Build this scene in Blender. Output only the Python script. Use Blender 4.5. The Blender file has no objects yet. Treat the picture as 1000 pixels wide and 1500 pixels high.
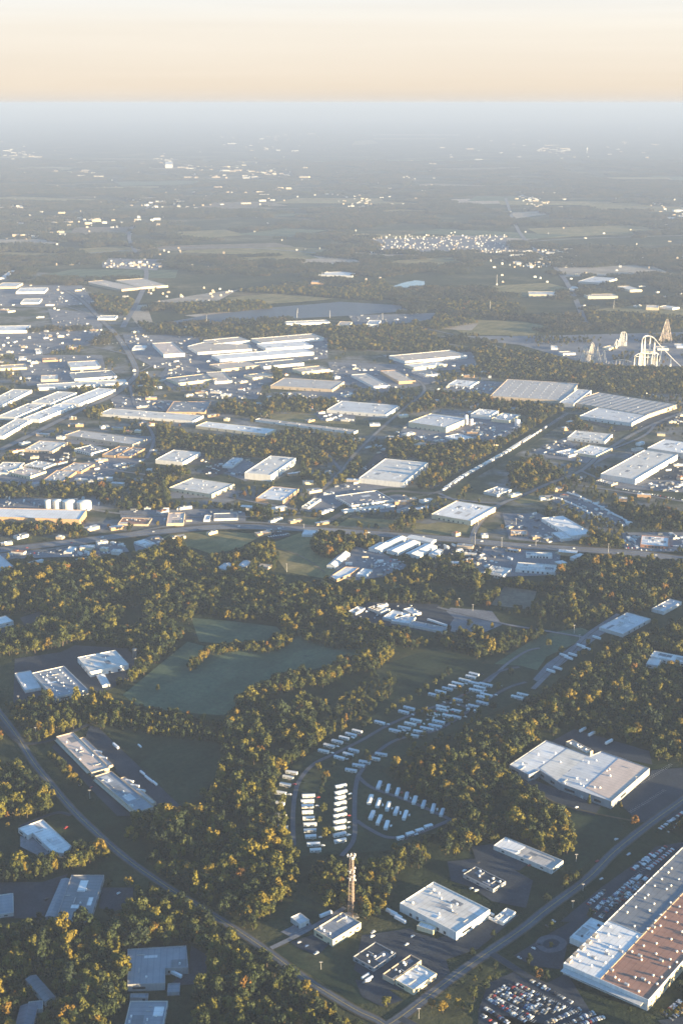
import bpy, bmesh, math, random
import numpy as np
from mathutils import Vector, Matrix
random.seed(7)
RS = np.random.RandomState(11)
SC = bpy.context.scene
COL = SC.collection
R = math.radians
# ------------------------------------------------------------------ camera
CAMH, FPX = 800.0, 1950.0
PITCH = math.atan(597/FPX)+0.0008
FW = (0.0, math.cos(PITCH), -math.sin(PITCH)); UP = (0.0, math.sin(PITCH), math.cos(PITCH))
def P(px, py, z=0.0):                       # a point of the photograph -> the place on level z
    a = (px-500)/FPX; b = (750-py)/FPX
    dy = FW[1]+b*UP[1]; dz = FW[2]+b*UP[2]
    t = (CAMH-z)/(-dz)
    return Vector((a*t, dy*t, z))
def proj(x, y, z):
    dz = z-CAMH
    d = y*FW[1]+dz*FW[2]; u = y*UP[1]+dz*UP[2]
    return 500+FPX*x/d, 750-FPX*u/d
cam = bpy.data.cameras.new('camera'); co = bpy.data.objects.new('camera', cam); COL.objects.link(co)
co.location = (0, 0, CAMH); co.rotation_euler = (R(90)-PITCH, 0, 0)
cam.sensor_fit = 'VERTICAL'; cam.sensor_height = 36; cam.sensor_width = 24; cam.lens = 36*FPX/1500
cam.clip_start = 1; cam.clip_end = 400000
SC.camera = co
def pts_of(s, ext=False):
    out = []
    for w in s.split():
        x, y = map(float, w.split(','))
        if ext:
            if x == 0: x = -170
            if x == 1000: x = 1170
            if y == 1500: y = 1640
        out.append((x, y))
    return out
# ------------------------------------------------------------------ materials
MATS = {}
def nt(name, rough=0.8, spec=0.3):
    m = bpy.data.materials.new(name); m.use_nodes = True
    t = m.node_tree; b = t.nodes['Principled BSDF']
    b.inputs['Roughness'].default_value = rough
    b.inputs['Specular IOR Level'].default_value = spec
    return m, t, b
def N(t, kind, **kw):
    n = t.nodes.new(kind)
    for k, v in kw.items():
        if k[0] == '_': n.inputs[k[1:].replace('_', ' ')].default_value = v
        else: setattr(n, k, v)
    return n
def ramp(t, src, stops):
    r = t.nodes.new('ShaderNodeValToRGB'); e = r.color_ramp.elements
    while len(e) < len(stops): e.new(0.5)
    for i, (p, c) in enumerate(stops):
        e[i].position = p; e[i].color = (c[0], c[1], c[2], 1)
    t.links.new(src, r.inputs[0]); return r
def mixc(t, fac, a, b, mode='MIX'):
    n = t.nodes.new('ShaderNodeMix'); n.data_type = 'RGBA'; n.blend_type = mode
    for s, v in ((n.inputs[0], fac), (n.inputs[6], a), (n.inputs[7], b)):
        if hasattr(v, 'is_output'): t.links.new(v, s)
        elif isinstance(v, (int, float)): s.default_value = v
        else: s.default_value = (v[0], v[1], v[2], 1)
    return n.outputs[2]
def wpos(t): return t.nodes.new('ShaderNodeNewGeometry').outputs['Position']
def noise(t, vec, scale, detail=4, rough=0.6):
    n = N(t, 'ShaderNodeTexNoise', _Scale=scale, _Detail=detail, _Roughness=rough)
    t.links.new(vec, n.inputs['Vector']); return n.outputs['Fac']
def sc(c, k): return tuple(min(1, x*k) for x in c)
def ground_mat(name, stops, s1=0.02, s2=0.15, rough=0.95, k=0.35, mow=0):
    if name in MATS: return MATS[name]
    m, t, b = nt(name, rough, 0.1)
    p = wpos(t)
    r = ramp(t, noise(t, p, s1, 6), stops)
    g = ramp(t, noise(t, p, s2, 5, 0.7), [(0.25, (1-k,)*3), (0.75, (1+k*0.6,)*3)])
    x = mixc(t, 1.0, r.outputs[0], g.outputs[0], 'MULTIPLY')
    if mow:
        mp = N(t, 'ShaderNodeMapping'); mp.inputs['Rotation'].default_value = (0, 0, 0.6); t.links.new(p, mp.inputs[0])
        w = N(t, 'ShaderNodeTexWave', _Scale=mow, _Distortion=9.0, _Detail=4.0); t.links.new(mp.outputs[0], w.inputs['Vector'])
        q = ramp(t, w.outputs['Fac'], [(0.3, (.86, .87, .86)), (0.7, (1.05, 1.04, 1.02))]); x = mixc(t, 1.0, x, q.outputs[0], 'MULTIPLY')
        d = ramp(t, noise(t, p, 0.045, 7, 0.75), [(0.30, (.55, .56, .6)), (0.42, (1, 1, 1)), (0.60, (1, 1, 1)), (0.72, (1.35, 1.22, 1.1))]); x = mixc(t, 1.0, x, d.outputs[0], 'MULTIPLY')
    t.links.new(x, b.inputs['Base Color'])
    MATS[name] = m; return m
def G(n):
    if n == 'grass': return ground_mat('grass', [(0.3, (0.016, 0.028, 0.016)), (0.5, (0.026, 0.040, 0.021)), (0.7, (0.050, 0.052, 0.026))], k=.5)
    if n == 'pasture': return ground_mat('pasture', [(0.3, (0.055, 0.088, 0.058)), (0.5, (0.085, 0.122, 0.078)), (0.7, (0.115, 0.140, 0.085))], 0.008, k=.35, mow=.0045)
    if n == 'meadow': return ground_mat('meadow', [(0.3, (0.022, 0.036, 0.022)), (0.5, (0.034, 0.050, 0.028)), (0.72, (0.06, 0.065, 0.035))], 0.014, k=.5, mow=.005)
    if n == 'hay': return ground_mat('hay', [(0.3, (0.13, 0.13, 0.06)), (0.5, (0.21, 0.18, 0.08)), (0.7, (0.31, 0.25, 0.12))], 0.012, mow=.008)
    if n == 'dirt': return ground_mat('dirt', [(0.3, (0.113, 0.095, 0.074)), (0.5, (0.174, 0.147, 0.113)), (0.7, (0.244, 0.209, 0.165))], 0.02)
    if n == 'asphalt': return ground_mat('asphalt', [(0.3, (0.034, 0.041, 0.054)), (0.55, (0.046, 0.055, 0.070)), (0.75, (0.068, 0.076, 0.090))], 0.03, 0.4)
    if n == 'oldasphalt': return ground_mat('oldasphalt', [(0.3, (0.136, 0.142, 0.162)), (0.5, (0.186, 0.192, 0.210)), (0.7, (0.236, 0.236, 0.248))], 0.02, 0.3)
    if n == 'roadway': return ground_mat('roadway', [(0.3, (0.085, 0.095, 0.115)), (0.55, (0.105, 0.116, 0.138)), (0.75, (0.13, 0.14, 0.155))], 0.03, 0.4)
    if n == 'sand': return ground_mat('sand', [(0.3, (0.26, 0.22, 0.17)), (0.5, (0.36, 0.31, 0.25)), (0.7, (0.46, 0.40, 0.33))], 0.01)
    if n == 'works': return ground_mat('works', [(0.34, (0.038, 0.052, 0.028)), (0.46, (0.070, 0.078, 0.045)), (0.55, (0.15, 0.145, 0.125)), (0.64, (0.20, 0.205, 0.215))], 0.009, 0.06, .95, .5)
    if n == 'concrete': return ground_mat('concrete', [(0.3, (0.25, 0.25, 0.25)), (0.5, (0.33, 0.33, 0.33)), (0.7, (0.40, 0.40, 0.39))], 0.03, 0.3)
    if n == 'floor': return ground_mat('floor', [(0.3, (0.014, 0.016, 0.009)), (0.5, (0.021, 0.022, 0.011)), (0.7, (0.034, 0.030, 0.016))], 0.03)
    if n == 'verge': return ground_mat('verge', [(0.3, (0.062, 0.058, 0.034)), (0.5, (0.096, 0.081, 0.051)), (0.7, (0.136, 0.116, 0.081))], 0.03)
    if n == 'ballast': return ground_mat('ballast', [(0.3, (0.08, 0.08, 0.08)), (0.6, (0.12, 0.12, 0.12))], 0.05)
    if n == 'shade_blue': return ground_mat('shade_blue', [(0.3, (0.075, 0.095, 0.125)), (0.6, (0.10, 0.125, 0.155))], 0.004, 0.01, 0.6, 0.12)  # blue-grey ground with the shade painted into its colour
ROOF = dict(white=(.80, .78, .75), pale=(.60, .60, .60), grey=(.20, .21, .225), steel=(.27, .285, .31), tan=(.55, .46, .37), brown=(.36, .19, .13),
            dark=(.055, .057, .065), peach=(.66, .52, .43), cream=(.68, .64, .58), slate=(.17, .18, .21), rust=(.34, .16, .09), stain=(.50, .46, .42))
WALL = dict(white=(.76, .74, .70), pale=(.58, .56, .53), tan=(.52, .42, .31), gold=(.74, .62, .42), grey=(.32, .32, .33), brick=(.33, .17, .11), orange=(.50, .33, .19))  # gold, and orange on glowing fronts, put low sunlight into the wall colour
def roofmat(n):
    k = 'roofing ' + n
    if k in MATS: return MATS[k]
    c = ROOF[n]; m, t, b = nt(k, 0.62, 0.35)
    o = N(t, 'ShaderNodeTexCoord').outputs['Object']
    mp = N(t, 'ShaderNodeMapping'); mp.inputs['Scale'].default_value = (0.012, 0.11, 0.05); t.links.new(o, mp.inputs[0])
    inf = N(t, 'ShaderNodeObjectInfo')
    add = N(t, 'ShaderNodeVectorMath', operation='ADD'); t.links.new(mp.outputs[0], add.inputs[0])
    comb = N(t, 'ShaderNodeCombineXYZ'); mul = N(t, 'ShaderNodeMath', operation='MULTIPLY'); mul.inputs[1].default_value = 50
    t.links.new(inf.outputs['Random'], mul.inputs[0]); t.links.new(mul.outputs[0], comb.inputs[0]); t.links.new(comb.outputs[0], add.inputs[1])
    f1 = noise(t, add.outputs[0], 1.0, 5, 0.65)
    r1 = ramp(t, f1, [(0.28, sc(c, 0.86)), (0.5, c), (0.72, sc(c, 1.07))])
    r2 = ramp(t, noise(t, o, 0.05, 6, 0.7), [(0.3, (0.78, 0.77, 0.76)), (0.55, (1, 1, 1))])
    w = N(t, 'ShaderNodeTexWave', _Scale=0.052, _Distortion=0.0); w.bands_direction = 'X'; t.links.new(o, w.inputs['Vector'])
    r3 = ramp(t, w.outputs['Fac'], [(0.0, (0.82,)*3), (0.035, (0.84,)*3), (0.06, (1, 1, 1)), (1, (1, 1, 1))])
    x = mixc(t, 1.0, r1.outputs[0], r2.outputs[0], 'MULTIPLY')
    x = mixc(t, 1.0, x, r3.outputs[0], 'MULTIPLY')
    t.links.new(x, b.inputs['Base Color'])
    MATS[k] = m; return m
def wallmat(n):
    k = 'cladding ' + n
    if k in MATS: return MATS[k]
    c = WALL[n]; m, t, b = nt(k, 0.75, 0.25)
    o = N(t, 'ShaderNodeTexCoord').outputs['Object']
    mp = N(t, 'ShaderNodeMapping'); mp.inputs['Scale'].default_value = (0.35, 0.35, 0.06); t.links.new(o, mp.inputs[0])
    r1 = ramp(t, noise(t, mp.outputs[0], 1.0, 5), [(0.25, sc(c, 0.78)), (0.7, sc(c, 1.06))])
    t.links.new(r1.outputs[0], b.inputs['Base Color'])
    MATS[k] = m; return m
def plain(n, c, rough=0.6, spec=0.4, var=0.15, metal=0.0):
    if n in MATS: return MATS[n]
    m, t, b = nt(n, rough, spec); b.inputs['Metallic'].default_value = metal
    o = N(t, 'ShaderNodeTexCoord').outputs['Object']
    r1 = ramp(t, noise(t, o, 0.7, 4), [(0.25, sc(c, 1-var)), (0.75, sc(c, 1+var*0.6))])
    t.links.new(r1.outputs[0], b.inputs['Base Color']); MATS[n] = m; return m
def paintmat():
    if 'vehicle paint' in MATS: return MATS['vehicle paint']
    m, t, b = nt('vehicle paint', 0.3, 0.5)
    oi = N(t, 'ShaderNodeObjectInfo'); p = N(t, 'ShaderNodeTexCoord').outputs['Object']
    g = ramp(t, noise(t, p, 1.2, 3), [(0.2, (0.86,)*3), (0.8, (1, 1, 1))])
    t.links.new(mixc(t, 1.0, oi.outputs['Color'], g.outputs[0], 'MULTIPLY'), b.inputs['Base Color'])
    MATS['vehicle paint'] = m; return m
def leafmat(name, cols):
    if name in MATS: return MATS[name]
    m, t, b = nt(name, 0.7, 0.25)
    oi = N(t, 'ShaderNodeObjectInfo')
    r = ramp(t, oi.outputs['Random'], cols)
    o = N(t, 'ShaderNodeTexCoord').outputs['Object']
    g = ramp(t, noise(t, o, 0.45, 4, 0.7), [(0.3, (0.62, 0.68, 0.7)), (0.7, (1.25, 1.18, 1.05))])
    t.links.new(mixc(t, 1.0, r.outputs[0], g.outputs[0], 'MULTIPLY'), b.inputs['Base Color'])
    MATS[name] = m; return m
LEAF = lambda: leafmat('leaves', [(0.0, (0.013, 0.022, 0.009)), (0.38, (0.024, 0.036, 0.010)), (0.56, (0.062, 0.068, 0.011)), (0.82, (0.132, 0.115, 0.012)), (0.96, (0.172, 0.122, 0.012)), (1.0, (0.15, 0.07, 0.010))])
FARLEAF = lambda: leafmat('distant leaves', [(0.0, (0.016, 0.026, 0.013)), (0.5, (0.032, 0.036, 0.015)), (1.0, (0.062, 0.050, 0.020))])
BARK = lambda: plain('bark', (0.09, 0.07, 0.05), 0.9, 0.1)
GLASS = lambda: plain('dark glass', (0.03, 0.035, 0.045), 0.15, 0.6)
TYRE = lambda: plain('black rubber', (0.02, 0.02, 0.02), 0.9, 0.2)
STEEL = lambda: plain('galvanised steel', (0.45, 0.43, 0.41), 0.45, 0.5)
WHITE = lambda: plain('white paint', (0.80, 0.79, 0.77), 0.5, 0.4, 0.08)
DARKM = lambda: plain('dark metal', (0.06, 0.06, 0.065), 0.6, 0.4)
YELLOW = lambda: plain('yellow road paint', (0.55, 0.40, 0.08), 0.7, 0.2)
# ------------------------------------------------------------------ objects
def tag(o, label=None, cat=None, group=None, kind=None):
    if label: o['label'] = label
    if cat: o['category'] = cat
    if group: o['group'] = group
    if kind: o['kind'] = kind
    return o
def empty(name, loc, rz=0.0):
    o = bpy.data.objects.new(name, None); COL.objects.link(o); o.location = loc; o.rotation_euler = (0, 0, rz); return o
def mesh(name, V, F, mats, mi=None):
    me = bpy.data.meshes.new(name); me.from_pydata([tuple(v) for v in V], [], F)
    for m in (mats if isinstance(mats, (list, tuple)) else [mats]): me.materials.append(m)
    if mi is not None: me.polygons.foreach_set('material_index', mi)
    me.update(); return me
def link(name, me, parent=None):
    o = bpy.data.objects.new(name, me); COL.objects.link(o)
    if parent is not None: o.parent = parent
    return o
class MB:
    def __init__(s): s.V, s.F, s.I, s.mi = [], [], [], 0
    def add(s, V, F):
        n = len(s.V); s.V += [tuple(v) for v in V]; s.F += [tuple(i+n for i in f) for f in F]; s.I += [s.mi]*len(F)
    def box(s, x0, x1, y0, y1, z0, z1):
        s.add([(x0, y0, z0), (x1, y0, z0), (x1, y1, z0), (x0, y1, z0), (x0, y0, z1), (x1, y0, z1), (x1, y1, z1), (x0, y1, z1)],
              [(3, 2, 1, 0), (4, 5, 6, 7), (0, 1, 5, 4), (1, 2, 6, 5), (2, 3, 7, 6), (3, 0, 4, 7)])
    def tube(s, pts, r, n=6, r1=None):
        pts = [Vector(p) for p in pts]; rings = []
        for i, p in enumerate(pts):
            d = (pts[min(i+1, len(pts)-1)]-pts[max(i-1, 0)])
            if d.length < 1e-6: d = Vector((0, 0, 1))
            d.normalize(); a = d.cross(Vector((0, 0, 1)) if abs(d.z) < 0.95 else Vector((1, 0, 0))).normalized(); b = d.cross(a)
            rr = r if r1 is None else r+(r1-r)*i/(len(pts)-1)
            rings.append([p+(a*math.cos(6.28318*k/n)+b*math.sin(6.28318*k/n))*rr for k in range(n)])
        V = [v for q in rings for v in q]; F = []
        for i in range(len(rings)-1):
            for k in range(n): F.append((i*n+k, i*n+(k+1) % n, (i+1)*n+(k+1) % n, (i+1)*n+k))
        F.append(tuple(range(n-1, -1, -1))); F.append(tuple((len(rings)-1)*n+k for k in range(n)))
        s.add(V, F)
    def lathe(s, prof, n=14, x=0, y=0):
        V = [(x+r*math.cos(6.28318*k/n), y+r*math.sin(6.28318*k/n), z) for r, z in prof for k in range(n)]; F = []
        for i in range(len(prof)-1):
            for k in range(n): F.append((i*n+k, i*n+(k+1) % n, (i+1)*n+(k+1) % n, (i+1)*n+k))
        F.append(tuple((len(prof)-1)*n+k for k in range(n))); s.add(V, F)
    def mesh(s, name, mats): return mesh(name, s.V, s.F, mats, s.I)
    def build(s, name, mats, parent=None): return link(name, s.mesh(name, mats), parent)
def copy_tree(o, loc=None, rz=None, parent=None):
    c = o.copy(); COL.objects.link(c)
    if parent is not None: c.parent = parent
    if loc is not None: c.location = loc
    if rz is not None: c.rotation_euler = (0, 0, rz)
    for ch in CH.get(o.name, ()): copy_tree(ch, parent=c)
    return c
CH = {}
def proto(o, kids): CH[o.name] = kids; return o
# exclusion raster in photograph space (keeps generated trees off roofs, roads and lots)
MX0, MY0, MW, MH = -250, 100, 1500, 1650
EXC = np.zeros((MH, MW), bool)
def inpoly(X, Y, poly):
    c = np.zeros(X.shape, bool); n = len(poly)
    for i in range(n):
        x0, y0 = poly[i]; x1, y1 = poly[i-1]
        if y0 == y1: continue
        k = ((y0 > Y) != (y1 > Y)) & (X < (x1-x0)*(Y-y0)/(y1-y0)+x0)
        c ^= k
    return c
def mark(poly, val=True, arr=None):
    arr = EXC if arr is None else arr
    xs = [p[0] for p in poly]; ys = [p[1] for p in poly]
    a, b = int(max(min(xs)-1-MX0, 0)), int(min(max(xs)+2-MX0, MW)); c, d = int(max(min(ys)-1-MY0, 0)), int(min(max(ys)+2-MY0, MH))
    if a >= b or c >= d: return
    X, Y = np.meshgrid(np.arange(a, b)+MX0+0.0, np.arange(c, d)+MY0+0.0)
    arr[c:d, a:b] |= inpoly(X, Y, poly)
BMK = np.zeros((MH, MW), bool); FLD = np.zeros((MH, MW), bool); RMK = np.zeros((MH, MW), bool)
def markw(W, z):
    q = [proj(x, y, z) for x, y in W]; mark(q); mark(q, arr=BMK)
LZ = [0.0]
def lift(base):
    LZ[0] += 0.003; return base+LZ[0]
def ground_poly(name, s, mat, base, exclude=True, ext=True, label=None):
    p = pts_of(s, ext); z = lift(base)
    if exclude: mark(p, arr=FLD if exclude == 'field' else EXC)
    V = [P(x, y, z) for x, y in p]
    me = bpy.data.meshes.new(name); bm = bmesh.new(); vs = [bm.verts.new(v) for v in V]
    f = bm.faces.new(vs); bmesh.ops.triangulate(bm, faces=[f]); bmesh.ops.recalc_face_normals(bm, faces=bm.faces)
    bm.to_mesh(me); bm.free(); me.materials.append(mat)
    if len(me.polygons) and me.polygons[0].normal.z < 0: me.flip_normals()
    o = link(name, me); o['kind'] = 'structure'; return o
def smooth(p, n=6):
    out = []
    for i in range(len(p)-1):
        a, b, c, d = p[max(i-1, 0)], p[i], p[i+1], p[min(i+2, len(p)-1)]
        for k in range(n):
            t = k/n
            out.append(0.5*((2*b)+(c-a)*t+(2*a-5*b+4*c-d)*t*t+(3*b-a-3*c+d)*t*t*t))
    out.append(p[-1]); return out
def ribbon(name, s, width, mat, base, off=0.0, exclude=True, dash=None, kind='structure'):
    W = smooth([P(x, y, 0) for x, y in pts_of(s)]); z = lift(base); L, Rr = [], []
    for i, p in enumerate(W):
        d = (W[min(i+1, len(W)-1)]-W[max(i-1, 0)]).normalized(); nrm = Vector((-d.y, d.x, 0))
        L.append(p+nrm*(off+width/2)+Vector((0, 0, z))); Rr.append(p+nrm*(off-width/2)+Vector((0, 0, z)))
    V, F = L+Rr, []; n = len(W)
    for i in range(n-1):
        if dash and i % 2: continue
        F.append((i, n+i, n+i+1, i+1))
        if exclude:
            q = [proj(*V[j]) for j in (i, n+i, n+i+1, i+1)]; mark(q); mark(q, arr=RMK); mark([proj(V[j].x, V[j].y, -7) for j in (i, n+i, n+i+1, i+1)])
    o = link(name, mesh(name, V, F, mat)); o['kind'] = kind; return o
def road(s, w, mat='roadway', verge=2.2, line=True, name='road'):
    if verge: ribbon('verge', s, w+1.4*verge, G('verge'), 0.20)
    ribbon(name, s, w, G(mat), 0.40)
    if line:
        for of in (-0.25, 0.25): ribbon('road_marking', s, 0.22, YELLOW(), 0.60, of, False)
HAZE = 0.74e-4; HAZEC = (.200, .256, .390, 1); SKYS = 0.051; SUNS = 5.0; EXPO = 3.15
GLOW0 = (1.80, 1.64, 1.46); GLOW1 = (1.98, 1.70, 1.36); GLOW2 = (2.16, 2.02, 1.78); GLOW3 = (2.0, 2.1, 2.15)
# ------------------------------------------------------------------ buildings
def area(W): return 0.5*sum(W[i-1][0]*W[i][1]-W[i][0]*W[i-1][1] for i in range(len(W)))
def rectify(W):
    p = [Vector((w[0], w[1])) for w in W]
    u = ((p[1]-p[0])+(p[2]-p[3]))*0.5; v = ((p[3]-p[0])+(p[2]-p[1]))*0.5
    c = (p[0]+p[1]+p[2]+p[3])*0.25
    if u.length >= v.length:
        a = u.normalized(); b = Vector((-a.y, a.x))
        if b.dot(v) < 0: b = -b
        lu, lv = u.length, max(abs(v.dot(b)), 3)
    else:
        b = v.normalized(); a = Vector((b.y, -b.x))
        if a.dot(u) < 0: a = -a
        lu, lv = max(abs(u.dot(a)), 3), v.length
    q = [c-a*lu/2-b*lv/2, c+a*lu/2-b*lv/2, c+a*lu/2+b*lv/2, c-a*lu/2+b*lv/2]
    return [(w.x, w.y) for w in q]
def inset(W, d):
    n = len(W); out = []
    for i in range(n):
        a, b, c = Vector(W[i-1]), Vector(W[i]), Vector(W[(i+1) % n])
        e0, e1 = (b-a).normalized(), (c-b).normalized()
        n0, n1 = Vector((-e0.y, e0.x)), Vector((-e1.y, e1.x))
        m = n0+n1
        if m.length < 1e-4: m = n0
        m.normalize(); k = d/max(m.dot(n0), 0.35)
        out.append((b.x+m.x*k, b.y+m.y*k))
    return out
def tri_face(V2, z):
    me = bmesh.new(); vs = [me.verts.new((x, y, z)) for x, y in V2]
    f = me.faces.new(vs); bmesh.ops.triangulate(me, faces=[f])
    me.verts.index_update(); F = [tuple(v.index for v in f.verts) for f in me.faces]; me.free()
    return [(x, y, z) for x, y in V2], F
BUILT = []
def bld(label, s, H, roof='white', wall='white', cat='building', name='warehouse', group=None, gable=0.0, units=0, sky=0, docks=0, wins=0, doors=0, rect=True, detail=1, canopy=None, sections=None, unitcol=None):
    px = pts_of(s)
    W = [tuple(P(x, y, H)[:2]) for x, y in px]
    if area(W) < 0: W = W[::-1]
    if rect and len(W) == 4: W = rectify(W)
    if area(W) < 0: W = W[::-1]
    markw(W, 0); markw(W, H); markw(W, -7); markw(inset(W, -3), 0)
    n = len(W)
    cx = sum(p[0] for p in W)/n; cy = sum(p[1] for p in W)/n
    L = [((W[(i+1) % n][0]-W[i][0])**2+(W[(i+1) % n][1]-W[i][1])**2)**0.5 for i in range(n)]
    k = max(range(n), key=lambda i: L[i]); dx, dy = W[(k+1) % n][0]-W[k][0], W[(k+1) % n][1]-W[k][1]
    rz = math.atan2(dy, dx); c, sn = math.cos(-rz), math.sin(-rz)
    Q = [((x-cx)*c-(y-cy)*sn, (x-cx)*sn+(y-cy)*c) for x, y in W]
    rm, wm = roofmat(roof), wallmat(wall)
    BUILT.append((label, (cx, cy)))
    hx = max(q[0] for q in Q)-min(q[0] for q in Q); hy = max(q[1] for q in Q)-min(q[1] for q in Q)
    if detail == 0:
        # far building, a few pixels across: one mesh
        m = MB()
        V = [(x, y, 0) for x, y in Q]+[(x, y, H) for x, y in Q]
        m.mi = 1; m.add(V, [(i, (i+1) % n, n+(i+1) % n, n+i) for i in range(n)])
        m.mi = 0; m.add(*tri_face(inset(Q, -0.4), H+0.3)); m.box(-hx*.2, -hx*.2+4, -2, 2, H+.31, H+2)
        o = m.build(name, [rm, wm]); o.location = (cx, cy, 0); o.rotation_euler = (0, 0, rz)
        return tag(o, label, cat, group)
    root = tag(empty(name, (cx, cy, 0), rz), label, cat, group)
    pr = 0.9; th = 0.6 if min(hx, hy) > 8 else 0.25
    if gable:
        y0, y1 = min(q[1] for q in Q), max(q[1] for q in Q); x0, x1 = min(q[0] for q in Q), max(q[0] for q in Q)
        g = gable*(y1-y0); w = MB()
        w.add([(x0, y0, 0), (x1, y0, 0), (x1, y1, 0), (x0, y1, 0), (x0, y0, H), (x1, y0, H), (x1, y1, H), (x0, y1, H), (x0, 0, H+g), (x1, 0, H+g)],
              [(0, 1, 5, 4), (2, 3, 7, 6), (1, 2, 6, 9, 5), (3, 0, 4, 8, 7)])
        w.build('wall', wm, root)
        e = 0.5; r = MB(); ym = (y0+y1)/2
        prof = [(y0-e, H-0.05-gable*e), (ym, H+g+0.15), (y1+e, H-0.05-gable*e)]
        V = [(x0-e, y, z) for y, z in prof]+[(x1+e, y, z) for y, z in prof]+[(x0-e, y, z+0.3) for y, z in prof]+[(x1+e, y, z+0.3) for y, z in prof]
        r.add(V, [(0, 3, 4, 1), (1, 4, 5, 2), (6, 7, 10, 9), (7, 8, 11, 10), (0, 6, 9, 3), (2, 5, 11, 8), (0, 1, 7, 6), (1, 2, 8, 7), (3, 9, 10, 4), (4, 10, 11, 5)])
        ro = r.build('roof', rm, root)
        rg = MB(); rg.box(x0, x1, ym-0.5, ym+0.5, H+g+0.35, H+g+0.75); rg.build('ridge_cap', rm, ro)
        topz = lambda y: H+g*(1-abs(y-ym)/((y1-y0)/2))+0.4
    else:
        In = inset(Q, th); w = MB()
        V = [(x, y, 0) for x, y in Q]+[(x, y, H) for x, y in Q]+[(x, y, H) for x, y in In]+[(x, y, H-pr-0.05) for x, y in In]
        F = []
        for i in range(n):
            j = (i+1) % n
            F += [(i, j, n+j, n+i), (n+i, n+j, 2*n+j, 2*n+i), (2*n+i, 2*n+j, 3*n+j, 3*n+i)]
        w.add(V, F); w.build('wall', wm, root)
        r = MB(); r.add(*tri_face(inset(Q, th*0.5), H-pr)); ro = r.build('roof', rm, root)
        topz = lambda y: H-pr
    rnd = random.Random(hash(label) % 9973 if False else sum(map(ord, label)))
    def spot():
        for _ in range(60):
            x = rnd.uniform(-.5, .5)*hx*.86; y = rnd.uniform(-.5, .5)*hy*.8
            if inpoly(np.array([x]), np.array([y]), Q)[0]: return x, y
        return 0, 0
    for i in range(units):
        x, y = spot(); a, b, h = rnd.uniform(1.2, 2.6), rnd.uniform(1.0, 2.0), rnd.uniform(1.2, 2.0)
        u = MB(); z = topz(y); u.box(x-a/2, x+a/2, y-b/2, y+b/2, z+0.01, z+h); u.box(x-a*.3, x+a*.3, y-b*.3, y+b*.3, z+h+.01, z+h+.35)
        u.build('rooftop_unit', unitcol or WHITE(), root)
    if units >= 2 and not gable:
        for i in range(min(5, 1+units//2)):
            x, y = spot(); l_ = rnd.uniform(5, 16); u = MB(); z = topz(y)
            if i % 2: u.box(x-l_/2, x+l_/2, y-.35, y+.35, z+.25, z+.8)
            else: u.box(x-.35, x+.35, y-l_/3, y+l_/3, z+.25, z+.8)
            u.build('roof_duct', STEEL(), root)
        for i in range(min(6, 2+units//2)):
            x, y = spot(); a, b = rnd.uniform(3, 11), rnd.uniform(2, 6); V = [(x-a, y-b), (x+a, y-b), (x+a, y+b), (x-a, y+b)]
            if not all(inpoly(np.array([p[0]]), np.array([p[1]]), Q)[0] for p in V): continue
            u = MB(); z = topz(y)+.03+.006*i; u.add([(p[0], p[1], z) for p in V], [(0, 1, 2, 3)]); u.build('roof_patch', roofmat(rnd.choice(['stain', 'pale', 'grey', 'steel', 'white']) if roof != 'dark' else 'slate'), root)
    if sky:
        nr = max(1, int(round((sky*hy/hx)**0.5))); nc = max(1, sky//nr); wh = plain('skylight dome', (.82, .82, .80), .35, .5, .05)
        for i in range(nc):
            for j in range(nr):
                x = (i+.5)/nc*hx*.92-hx*.46; y = (j+.5)/nr*hy*.9-hy*.45
                if not inpoly(np.array([x]), np.array([y]), Q)[0]: continue
                u = MB(); z = topz(y)
                V = [(x+a, y+b, z+.02) for a, b in ((-1.3, -.8), (1.3, -.8), (1.3, .8), (-1.3, .8))]+[(x+a*.7, y+b*.7, z+.9) for a, b in ((-1.3, -.8), (1.3, -.8), (1.3, .8), (-1.3, .8))]
                u.add(V, [(0, 1, 5, 4), (1, 2, 6, 5), (2, 3, 7, 6), (3, 0, 4, 7), (4, 5, 6, 7)]); u.build('skylight', wh, root)
    if sections:                            # differently weathered roof bays along the long side
        for (f0, f1, col) in sections:
            x0 = -hx/2+hx*f0+.8; x1 = -hx/2+hx*f1-.8
            u = MB(); u.box(x0, x1, -hy/2+1.2, hy/2-1.2, H-pr+.02, H-pr+.25); u.build('roof_bay', roofmat(col), root)
    for i in range(n):                       # openings on the walls that face the camera
        a, b = Q[i], Q[(i+1) % n]; ln = L2 = ((b[0]-a[0])**2+(b[1]-a[1])**2)**.5
        if ln < 8: continue
        e = ((b[0]-a[0])/ln, (b[1]-a[1])/ln); nr = (e[1], -e[0])
        wx, wy = nr[0]*math.cos(rz)-nr[1]*math.sin(rz), nr[0]*math.sin(rz)+nr[1]*math.cos(rz)
        if wx*cx+wy*cy > -0.15*(cx*cx+cy*cy)**.5: continue
        def slab(t, wd, z0, z1, out, nm, mt):
            mx, my = a[0]+e[0]*t, a[1]+e[1]*t
            V = []
            for z in (z0, z1):
                for (s_, o_) in ((-wd/2, .0), (wd/2, .0), (wd/2, out), (-wd/2, out)):
                    V.append((mx+e[0]*s_+nr[0]*(o_+.004), my+e[1]*s_+nr[1]*(o_+.004), z))
            u = MB(); u.add(V, [(3, 2, 1, 0), (4, 5, 6, 7), (0, 1, 5, 4), (1, 2, 6, 5), (2, 3, 7, 6), (3, 0, 4, 7)]); u.build(nm, mt, root)
        front = ln > 0.75*max(hx, hy)
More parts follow.
